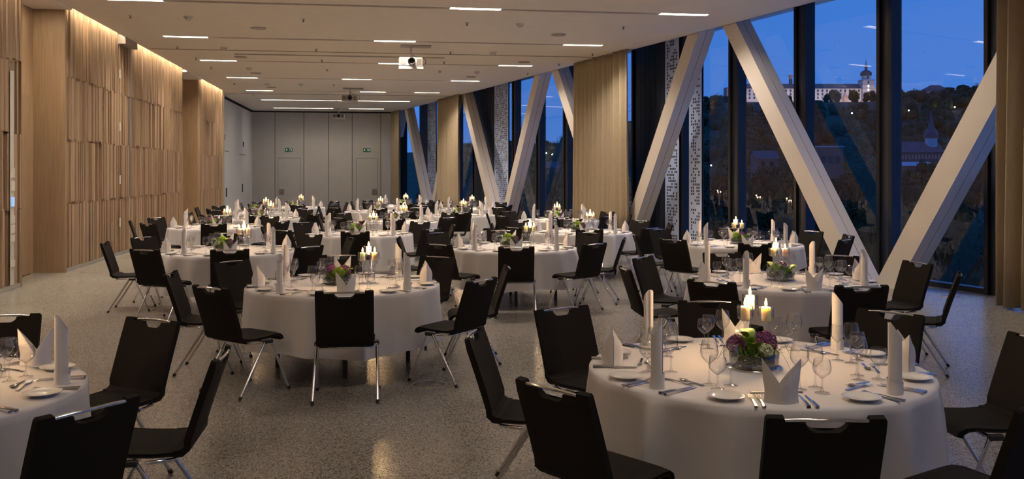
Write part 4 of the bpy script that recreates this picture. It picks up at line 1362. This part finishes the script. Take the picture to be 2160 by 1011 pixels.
for i in range(900):
    px = rt.uniform(900, 2300); d = rt.uniform(330, 680 if 1530 < px < 1900 else 760)
    if (1860 < px < 2010 and 370 < d < 450) or (1120 < px < 1200 and d < 370): continue
    q = at_depth(px, HORIZON, d); h = rt.uniform(7, 13); w = h * rt.uniform(0.8, 1.2)
    z0 = ground(px, d) + h * 0.35
    forest.sphere((q.x, q.y, z0), 0.44 * w, 7, 5, 0.25, rt, (1, 1, h / w))
    leaf_cloud(forest, rt, [((q.x + rt.uniform(-0.2, 0.2) * w, q.y, z0 + rt.uniform(-0.1, 0.2) * h), 0.42 * w), ((q.x + rt.uniform(-0.3, 0.3) * w, q.y, z0 + 0.15 * h), 0.33 * w)], 70, 0.75)
o = obj('forest', forest, 'tree'); tag(o, 'dark woodland covering the castle hillside', 'forest', kind='stuff')

def place(t, px, d, z):
    q = at_depth(px, HORIZON, d)
    t.location = (q.x, q.y, z); t.rotation_euler = (0, 0, -YAW)
def zpix(y, d): return CAM_H + (HORIZON - y) / F_PX * d
def gable(mb, x0, x1, y0, y1, z0, z1, hip=0.0):
    ym = (y0 + y1) / 2
    mb.add([(x0, y0, z0), (x1, y0, z0), (x1, y1, z0), (x0, y1, z0), (x0 + hip, ym, z1), (x1 - hip, ym, z1)], [(0, 1, 5, 4), (2, 3, 4, 5), (1, 2, 5), (3, 0, 4), (3, 2, 1, 0)])
    return mb
# castle: px scale at its distance
D = 830.0; S = D / F_PX
castle = empty('castle'); place(castle, 1700, D, zpix(215, D))
def cx_(px): return (px - 1700) * S
def cz_(y): return (215 - y) * S
obj('wall', MB().box((cx_(1552), 0, -8), (cx_(1822), 14, cz_(187))), 'stone', castle)
obj('roof', gable(MB(), cx_(1550), cx_(1824), -0.8, 14.8, cz_(187), cz_(175.5), 3), 'slate', castle)
obj('terrace_wall', MB().box((cx_(1560), -9, -16), (cx_(1850), -7, cz_(216))), 'redstone', castle)
me_w = MB().box((-0.85, -0.12, -1.2), (0.85, 0.05, 1.2)).mesh('window', 'townwall')
me_wf = MB().box((-0.62, -0.2, -0.95), (0.62, -0.1, 0.95)).mesh('pane', 'windowdark')
for ry in (191.5, 199.0, 206.5):
    for k in range(27):
        px = 1562 + k * 9.6
        if px > 1815: break
        w = link('window', me_w, castle, (cx_(px), 0, cz_(ry)))
        link('pane', me_wf, w)
tw = obj('tower', MB().box((cx_(1817), -3, -8), (cx_(1841.5), 8, cz_(168))), 'stone', castle)
for yy in (170.5, 179, 187.5, 196, 205):
    obj('string_course', MB().box((cx_(1816.4), -3.3, cz_(yy)), (cx_(1842.1), 8.3, cz_(yy) + 0.5)), 'redstone', tw)
obj('tower_drum', MB().lathe([(4.1, cz_(168)), (4.1, cz_(160)), (4.5, cz_(159.5))], 8, cx_(1829), 2.5, smooth=False), 'stone', castle)
obj('onion_dome', MB().lathe([(4.6, cz_(160)), (5.1, cz_(156.5)), (4.9, cz_(152.5)), (3.4, cz_(149.5)), (1.3, cz_(147)), (1.0, cz_(145)), (1.5, cz_(143)), (1.3, cz_(140)), (0.5, cz_(137)), (0.25, cz_(130)), (0.02, cz_(124))], 12, cx_(1829), 2.5), 'slate', castle)
for yy, lit in ((163.5, 0), (174, 0), (182.5, 1), (190, 1), (199, 0)):
    obj('window', MB().box((cx_(1829) - 0.7, -3.12 if yy > 168 else -1.75, cz_(yy) - 1.0), (cx_(1829) + 0.7, -2.9 if yy > 168 else -1.2, cz_(yy) + 1.0)), 'litwindow' if lit else 'windowdark', tw)
obj('corner_turret', MB().lathe([(2.6, -8), (2.6, cz_(191)), (2.9, cz_(190.5)), (0.05, cz_(181))], 10, cx_(1845.5), 0), 'stone', castle)
for px, y0, wd in ((1686, 152, 3.4), (1640, 160, 2.2)):
    tt = obj('keep_tower', MB().lathe([(wd * S * 1.1, 0), (wd * S * 1.1, cz_(y0 + 3)), (wd * S * 1.35, cz_(y0 + 3)), (wd * S * 1.35, cz_(y0)), (0.01, cz_(y0))], 12, cx_(px), 26, smooth=False), 'redstone', castle)
obj('gate_tower', MB().lathe([(2.2, -12), (2.2, cz_(206)), (2.5, cz_(206)), (0.02, cz_(196))], 8, cx_(1776.5), -8, smooth=False), 'redstone', castle)
obj('left_wing', MB().box((cx_(1535), 4, -8), (cx_(1550), 16, cz_(183))), 'redstone', castle)
tag(castle, 'long white hilltop castle with slate roof and onion-domed tower', 'castle')
# floodlights at the castle
for px in (1580, 1640, 1700, 1760, 1820):
    ld = bpy.data.lights.new('castle_flood', 'SPOT'); ld.energy = 17000; ld.color = (1.0, 0.82, 0.80); ld.spot_size = R(110); ld.spot_blend = 0.8; ld.shadow_soft_size = 0.5
    lo = bpy.data.objects.new('castle_flood', ld); COL.objects.link(lo); lo.parent = castle
    lo.location = (cx_(px), -34, 2); lo.rotation_euler = (R(80), 0, 0)
ld = bpy.data.lights.new('gate_lamp', 'POINT'); ld.energy = 5000; ld.color = (1.0, 0.5, 0.12); ld.shadow_soft_size = 0.5
lo = bpy.data.objects.new('gate_lamp', ld); COL.objects.link(lo); lo.parent = castle; lo.location = (cx_(1719), -11, -1.5)

# white house on the hill
D2 = 800.0; S2 = D2 / F_PX
hs = empty('house'); place(hs, 1936, D2, zpix(214, D2))
obj('wall', MB().box((-25 * S2, 0, -6), (25 * S2, 10, 12.5 * S2)), 'stone', hs)
obj('roof', gable(MB(), -26 * S2, 26 * S2, -0.6, 10.6, 12.5 * S2, 20 * S2, 2), 'slate', hs)
for k in range(5): obj('window', MB().box((-16 + 7.5 * k - 0.7, -0.12, 2.2), (-16 + 7.5 * k + 0.7, 0.1, 4.0)), 'windowdark', hs)
tag(hs, 'long white house with slate roof on the wooded hill', 'house')
hs = empty('house'); place(hs, 1975, 860, zpix(200, 860))
obj('wall', MB().box((-9, 0, -6), (11, 10, 4)), 'stone', hs)
obj('roof', gable(MB(), -13, 15, -1, 11, 3.5, 9.5, 10), 'slate', hs)
tag(hs, 'broad pyramid-roofed house among hilltop trees', 'house')

# church in the valley
D3 = 400.0; S3 = D3 / F_PX
ch = empty('church'); place(ch, 1973, D3, zpix(345, D3))
def kx(px): return (px - 1973) * S3
def kz(y): return (345 - y) * S3
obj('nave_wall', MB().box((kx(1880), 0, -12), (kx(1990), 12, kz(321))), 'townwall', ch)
obj('nave_roof', gable(MB(), kx(1878), kx(1992), -0.6, 12.6, kz(321), kz(298), 0), 'slate', ch)
for k in range(13):
    px = 1897 + k * 7
    ar = MB().prism([(-0.45, 0), (0.45, 0), (0.45, 1.5), (0.25, 1.95), (0, 2.1), (-0.25, 1.95), (-0.45, 1.5)], 0, 0.12)
    obj('arch', ar, 'redstone', ch, (kx(px), -0.02, kz(336)), (R(90), 0, 0))
obj('tower', MB().lathe([(2.7, kz(310)), (2.7, kz(291)), (2.9, kz(290.5))], 8, kx(1975), 5, smooth=False), 'stone', ch)
obj('onion_spire', MB().lathe([(2.9, kz(291)), (3.0, kz(286)), (2.9, kz(279)), (2.2, kz(274)), (1.3, kz(268)), (0.9, kz(258)), (0.45, kz(244)), (0.08, kz(231))], 12, kx(1975), 5), 'slate', ch)
tag(ch, 'church with slate onion spire and arched nave in the valley', 'church')
# pavilion with blue roof
pv = empty('pavilion'); place(pv, 1935, 300, zpix(357, 300))
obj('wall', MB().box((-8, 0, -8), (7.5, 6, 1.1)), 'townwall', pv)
obj('roof', gable(MB(), -9, 8.5, -1, 7, 1.1, 2.4, 4), 'bluemetal', pv)
tag(pv, 'low pavilion with pale blue metal roof before the church', 'pavilion')
# flat building and small house
hb = empty('building'); place(hb, 1752, 230, zpix(335, 230))
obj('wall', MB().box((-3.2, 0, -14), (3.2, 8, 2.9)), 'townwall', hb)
obj('parapet', MB().box((-3.4, -0.2, 2.9), (3.4, 8.2, 3.2)), 'bluemetal', hb)
for k in range(3): obj('window', MB().box((-2.5 + 1.9 * k, -0.06, -1.2), (-1.3 + 1.9 * k, 0.05, 0.6)), 'windowdark', hb)
tag(hb, 'flat-roofed pale building among town trees', 'building')
for px, d, y, lab in ((1160, 330, 362, 'small gabled house glimpsed between leaning columns'), (1620, 260, 344, 'small gabled house in the trees below the castle')):
    hs = empty('house'); place(hs, px, d, zpix(y, d))
    obj('wall', MB().box((-3, 0, -8), (3, 7, 1.2)), 'townwall', hs)
    obj('roof', gable(MB(), -3.4, 3.4, -0.4, 7.4, 1.2, 3.6, 0), 'slate', hs)
    for k in range(2): obj('window', MB().box((-2 + 2.5 * k, -0.06, -1.0), (-0.9 + 2.5 * k, 0.05, 0.4)), 'windowdark', hs)
    tag(hs, lab, 'house')
# street lamps
me_pole = MB().tube([(0, 0, -7), (0, 0, 0)], 0.08, 6).mesh('pole', 'darkmetal')
me_bulb = MB().sphere((0, 0, 0.3), 0.42, 8, 6).mesh('lantern', 'streetlamp')
for px, y, d in ((1917, 234, 620), (1996, 229, 640), (2014, 227, 640), (2003, 223, 680), (1973, 230, 660), (1881, 205, 760), (1797, 240, 560), (1119, 384, 330), (1128, 386, 330), (1110, 385, 330), (1140, 325, 600), (1152, 324, 600), (1165, 327, 600), (1660, 380, 200), (1840, 246, 640), (1500, 350, 300)):
    t = empty('street_lamp', at_depth(px, y, d))
    t.scale = (d / 620,) * 3
    link('pole', me_pole, t); link('lantern', me_bulb, t)
    tag(t, 'glowing street lamp dotted over the dark hillside', 'street lamp', 'street lamps outside')
